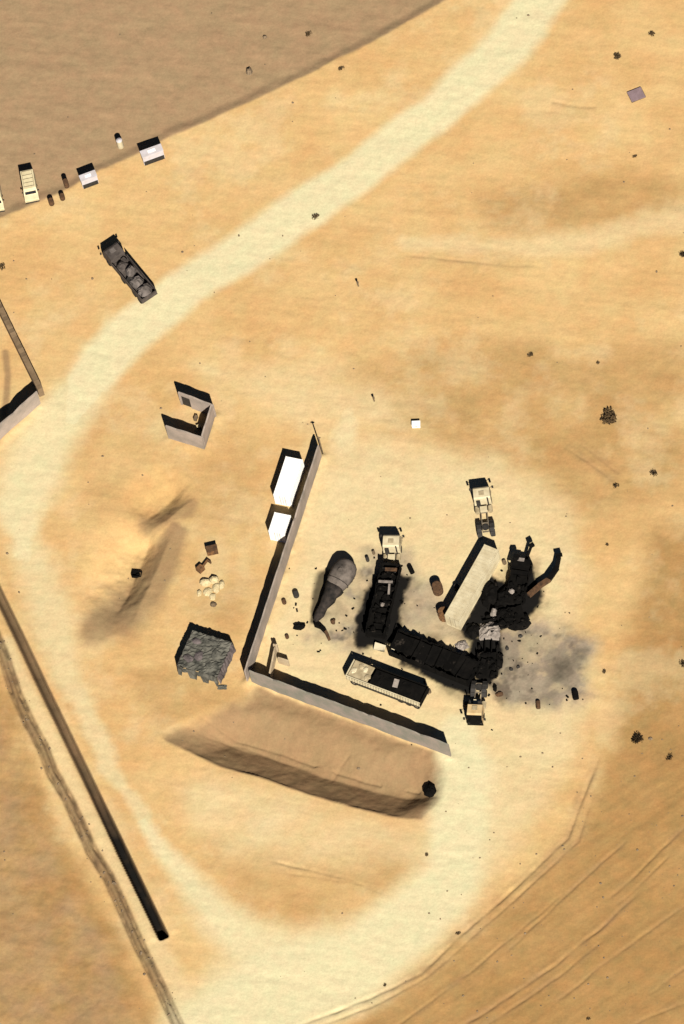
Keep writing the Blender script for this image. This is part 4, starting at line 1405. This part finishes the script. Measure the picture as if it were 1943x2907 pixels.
drum('small brown drum beside the pale lorry with the burnt front', G(1326, 2004), 0.33, 0.7, m_rust)
drum('small brown drum near the end of the half burnt trailer', G(1221, 1965), 0.22, 0.4, m_wood)
drum('small brown drum between the pale container and the black lorry', G(1433, 1598), 0.28, 0.5, m_wood)
drum('dark drum on the west side of the pale long container', G(1298, 1672), 0.36, 0.9, m_dark)

for (px, py, sx_, sy_, h_, rz_, mm_, lab) in (
        (850, 1780, 0.95, 0.5, 0.75, 0.1, m_char, 'black burnt engine block south of the scorched tank'),
        (946, 1765, 0.35, 0.45, 0.45, 0.4, m_rust, 'brown burnt lump on the ash beside the scorched tank tail'),
        (1418, 1972, 0.6, 0.4, 0.4, 0.3, m_rust, 'brown burnt lump on the ash south of the black wrecks'),
        (1406, 1955, 0.3, 0.6, 0.5, 0.1, m_char, 'narrow black lump just south of the southern wreck'),
        (1478, 1806, 0.35, 0.25, 0.3, 0.2, m_dark, 'dark lump on the north edge of the ash stain'),
        (1452, 1900, 0.28, 0.33, 0.3, 0.9, m_dark, 'dark lump in the west of the ash stain, left of a similar one'),
        (1472, 1893, 0.28, 0.26, 0.28, 0.9, m_dark, 'dark lump in the west of the ash stain, right of a similar one'),
        (1440, 1840, 0.25, 0.4, 0.3, 0.0, m_dark, 'dark lump on the ash just east of the southern wreck'),
        (1222, 2238, 0.95, 1.15, 1.3, 0.3, m_char, 'black burnt heap at the eastern end of the sand hollow')):
    o = MB().lump((0, 0, -0.05), (sx_, sy_, h_), 9, 5, 0.25, rz_).build('burnt_scrap', mm_, loc=G(px, py))
    tag(o, lab, 'scrap')
# curved burnt panel by the tank tail
t = thing('curved_panel', 'curved black burnt panel south east of the scorched tank tail', 'panel', G(920, 1795))
o0 = t.location.copy()
pts = [P(896, 1778) - o0, P(912, 1784) - o0, P(926, 1798) - o0, P(936, 1818) - o0]
for i in range(3):
    p, q = pts[i], pts[i + 1]
    dv = q - p
    MB().box(((p.x + q.x) / 2, (p.y + q.y) / 2, 0.4), (dv.length + 0.1, 0.35, 0.9), math.atan2(dv.y, dv.x)).build('panel_section', m_char if i < 2 else m_rust, t)

# white chest, mauve sheet
t = thing('chest', 'small white chest alone on the sand north of the tractor lorry', 'chest', G(1183, 1208), 0.05)
MB().box((0, 0, 0.3), (1.1, 0.75, 0.6)).build('body', m_white, t)
MB().box((0, 0, 0.63), (1.16, 0.8, 0.08)).build('lid', m_white, t)
MB().box((0, -0.39, 0.45), (0.2, 0.05, 0.12)).build('latch', m_steel, t)
t = thing('pallet', 'mauve sheet covered pallet lying alone at the upper right', 'pallet', G(1808, 270), 0.45)
mb = MB()
for k in range(3):
    mb.box((0, -0.8 + 0.8 * k, 0.05), (2.1, 0.14, 0.1))
mb.build('bearer', m_wood, t)
for k in range(6):
    MB().box((-0.92 + k * 0.37, 0, 0.125), (0.3, 1.75, 0.04)).build('board', m_wood, t)
MB().box((0, 0, 0.2), (2.05, 1.7, 0.08), jit=0.04).build('sheet', m_mauve, t)


# ------------------------------------------------------------------ shrubs, stones, stakes
def shrub(label, px, py, r, m, dens=140, h=0.8):
    t = thing('shrub', label, 'shrub', G(px, py))
    st, lf = MB(), MB()
    lobes = [(R.uniform(-0.5, 0.5) * r, R.uniform(-0.5, 0.5) * r) for _ in range(4)]
    for k in range(9):
        an = R.uniform(0, 6.28)
        el = R.uniform(0.4, 1.3)
        e = Vector((math.cos(an) * math.cos(el), math.sin(an) * math.cos(el), math.sin(el) * h)) * r
        st.tube((0, 0, -0.05), e, 0.03, 0.012, 5)
    for k in range(dens):
        an, rr, zz = R.uniform(0, 6.28), r * math.sqrt(R.random()) * R.uniform(0.7, 1.05) * 0.72, R.random()
        lx, ly = lobes[k % 4]
        c_ = Vector((math.cos(an) * rr + lx, math.sin(an) * rr + ly, max(0.03, h * r * zz * (1.05 - rr / r * 0.6))))
        a1 = Vector((R.uniform(-1, 1), R.uniform(-1, 1), R.uniform(-1, 1))).normalized() * r * R.uniform(0.10, 0.22)
        b1 = a1.orthogonal().normalized() * a1.length * 0.5
        lf.add([c_ - a1, c_ + b1, c_ + a1, c_ - b1], [(0, 1, 2, 3)])
    st.build('stem', m_wood, t)
    lf.build('foliage', m, t)
    return t


shrub('large brown shrub alone at the right, biggest bush in view', 1729, 1182, 1.15, m_twig, 420)
shrub('dark shrub near the right edge below the large brown shrub', 1857, 1345, 0.55, m_twig_d)
shrub('dark small shrub at the end of the short wheel tracks', 1750, 1380, 0.42, m_twig_d)
shrub('dark ragged shrub at the right edge of the pale yard sand', 1813, 2096, 0.85, m_twig_d, 260)
shrub('dark little shrub right of and below the ragged shrub', 1901, 2150, 0.5, m_twig_d)
shrub('shrub cut by the right edge beside the brown wheel tracks', 1940, 1886, 0.55, m_twig_d)
shrub('shrub cut by the right edge in the upper half of the sand', 1940, 728, 0.6, m_twig_d)
shrub('little brown shrub in the middle of the dusky sand', 1505, 1008, 0.42, m_twig)
shrub('tiny brown shrub left of the large brown shrub', 1700, 1031, 0.30, m_twig)
shrub('brown shrub in the grey field just below the top edge', 875, 92, 0.5, m_twig)
shrub('brown shrub on the sand just outside the grey field edge', 970, 195, 0.42, m_twig)
shrub('brown shrub near the upper right corner above the mauve pallet', 1850, 96, 0.5, m_twig)
shrub('wide brown shrub left of and above the mauve pallet', 1757, 162, 0.6, m_twig, 180)
shrub('tiny brown shrub below the mauve pallet', 1803, 444, 0.3, m_twig)
shrub('brown shrub by the south edge of the pale road', 897, 617, 0.5, m_twig)
shrub('small brown shrub cut by the left edge above the mud wall', 5, 757, 0.55, m_twig)
shrub('tiny brown shrub east of the ash stain', 1716, 1908, 0.35, m_twig)
shrub('tiny brown shrub beside the wheel tracks at the bottom', 1092, 2797, 0.28, m_twig)
shrub('tiny brown shrub on the bend of the lower pale track', 1302, 2652, 0.32, m_twig)
shrub('tiny shrub on the pale sand south of the black burnt heap', 1214, 2428, 0.3, m_twig)
shrub('tiny shrub right of the boom on the yard edge', 1724, 1545, 0.28, m_twig)
shrub('little brown shrub in the lower right corner sand', 1672, 2895, 0.3, m_twig)
o = MB().lump((0, 0, -0.1), (0.45, 0.6, 0.75), 9, 5, 0.2).build('boulder', m_stone, loc=G(708, 200))
tag(o, 'brown boulder in the grey field near its sandy edge', 'boulder')
o = MB().lump((0, 0, -0.1), (0.35, 0.3, 0.4), 9, 5, 0.2).build('boulder', m_stone, loc=G(752, 102))
tag(o, 'small flat boulder up in the grey field', 'boulder')
for (px, py, h_, lab) in ((1018, 812, 1.0, 'short brown stake alone on the sand south of the road'), (1063, 1138, 0.9, 'short brown stake on the sand left of the white chest')):
    t = thing('stake', lab, 'stake', G(px, py))
    MB().box((0, 0, h_ / 2 - 0.1), (0.2, 0.2, h_ + 0.2), 0.3).build('shaft', m_wood, t)
    MB().box((0, 0, h_), (0.3, 0.3, 0.1), 0.3).build('cap', m_wood, t)

# clods and stones along the rough bank: nobody could count them
mb = MB()
acc = np.concatenate([[0], np.cumsum(np.hypot(np.diff(BANK[:, 0]), np.diff(BANK[:, 1])))])
for k in range(140):
    s = R.uniform(0, acc[-1])
    i = min(len(BANK) - 2, int(np.searchsorted(acc, s)) - 1 if s > 0 else 0)
    f = (s - acc[i]) / (acc[i + 1] - acc[i])
    p = BANK[i] * (1 - f) + BANK[i + 1] * f
    x_, y_ = p[0] + R.gauss(0, 0.55), p[1] + R.gauss(0, 0.55)
    r_ = abs(R.gauss(0.05, 0.08)) + 0.04
    mb.lump((x_, y_, 0), (r_, r_, r_ * 0.8), 5, 3, 0.25)
zs = terrain(np.array([v[0] for v in mb.v]), np.array([v[1] for v in mb.v]))
mb.v = [(v[0], v[1], v[2] + float(z) - 0.02) for v, z in zip(mb.v, zs)]
tag(mb.build('clods', m_stone), kind='stuff')

mb = MB()
for k in range(150):
    cx, cy, sg = R.choice(((1440, 1760, 75), (1240, 1860, 95), (1090, 1700, 75), (1500, 1880, 80), (930, 1740, 60), (1390, 1900, 50)))
    q = P(cx + R.gauss(0, sg), cy + R.gauss(0, sg))
    k_ = R.uniform(0.06, 0.24)
    mb.box((q.x, q.y, Z(q.x, q.y) + k_ * 0.2), (k_ * R.uniform(0.8, 2.5), k_, k_ * 0.6), R.uniform(0, 3), R.uniform(-0.4, 0.4), R.uniform(-0.4, 0.4), 0.02)
tag(mb.build('burnt_debris', m_char2), kind='stuff')
mb = MB()
pts_ = []
for k in range(230):
    if k < 90:
        q = P(R.uniform(1250, 1943), R.uniform(2050, 2900))
    else:
        q = P(R.uniform(0, 1943), R.uniform(0, 2900))
    pts_.append(q)
zs = terrain(np.array([q.x for q in pts_]), np.array([q.y for q in pts_]))
for q, z in zip(pts_, zs):
    r_ = abs(R.gauss(0, 0.07)) + 0.05
    mb.lump((q.x, q.y, float(z) - 0.02), (r_ * R.uniform(0.8, 1.5), r_, r_ * 0.8), 5, 3, 0.25)
tag(mb.build('gravel', m_stone), kind='stuff')
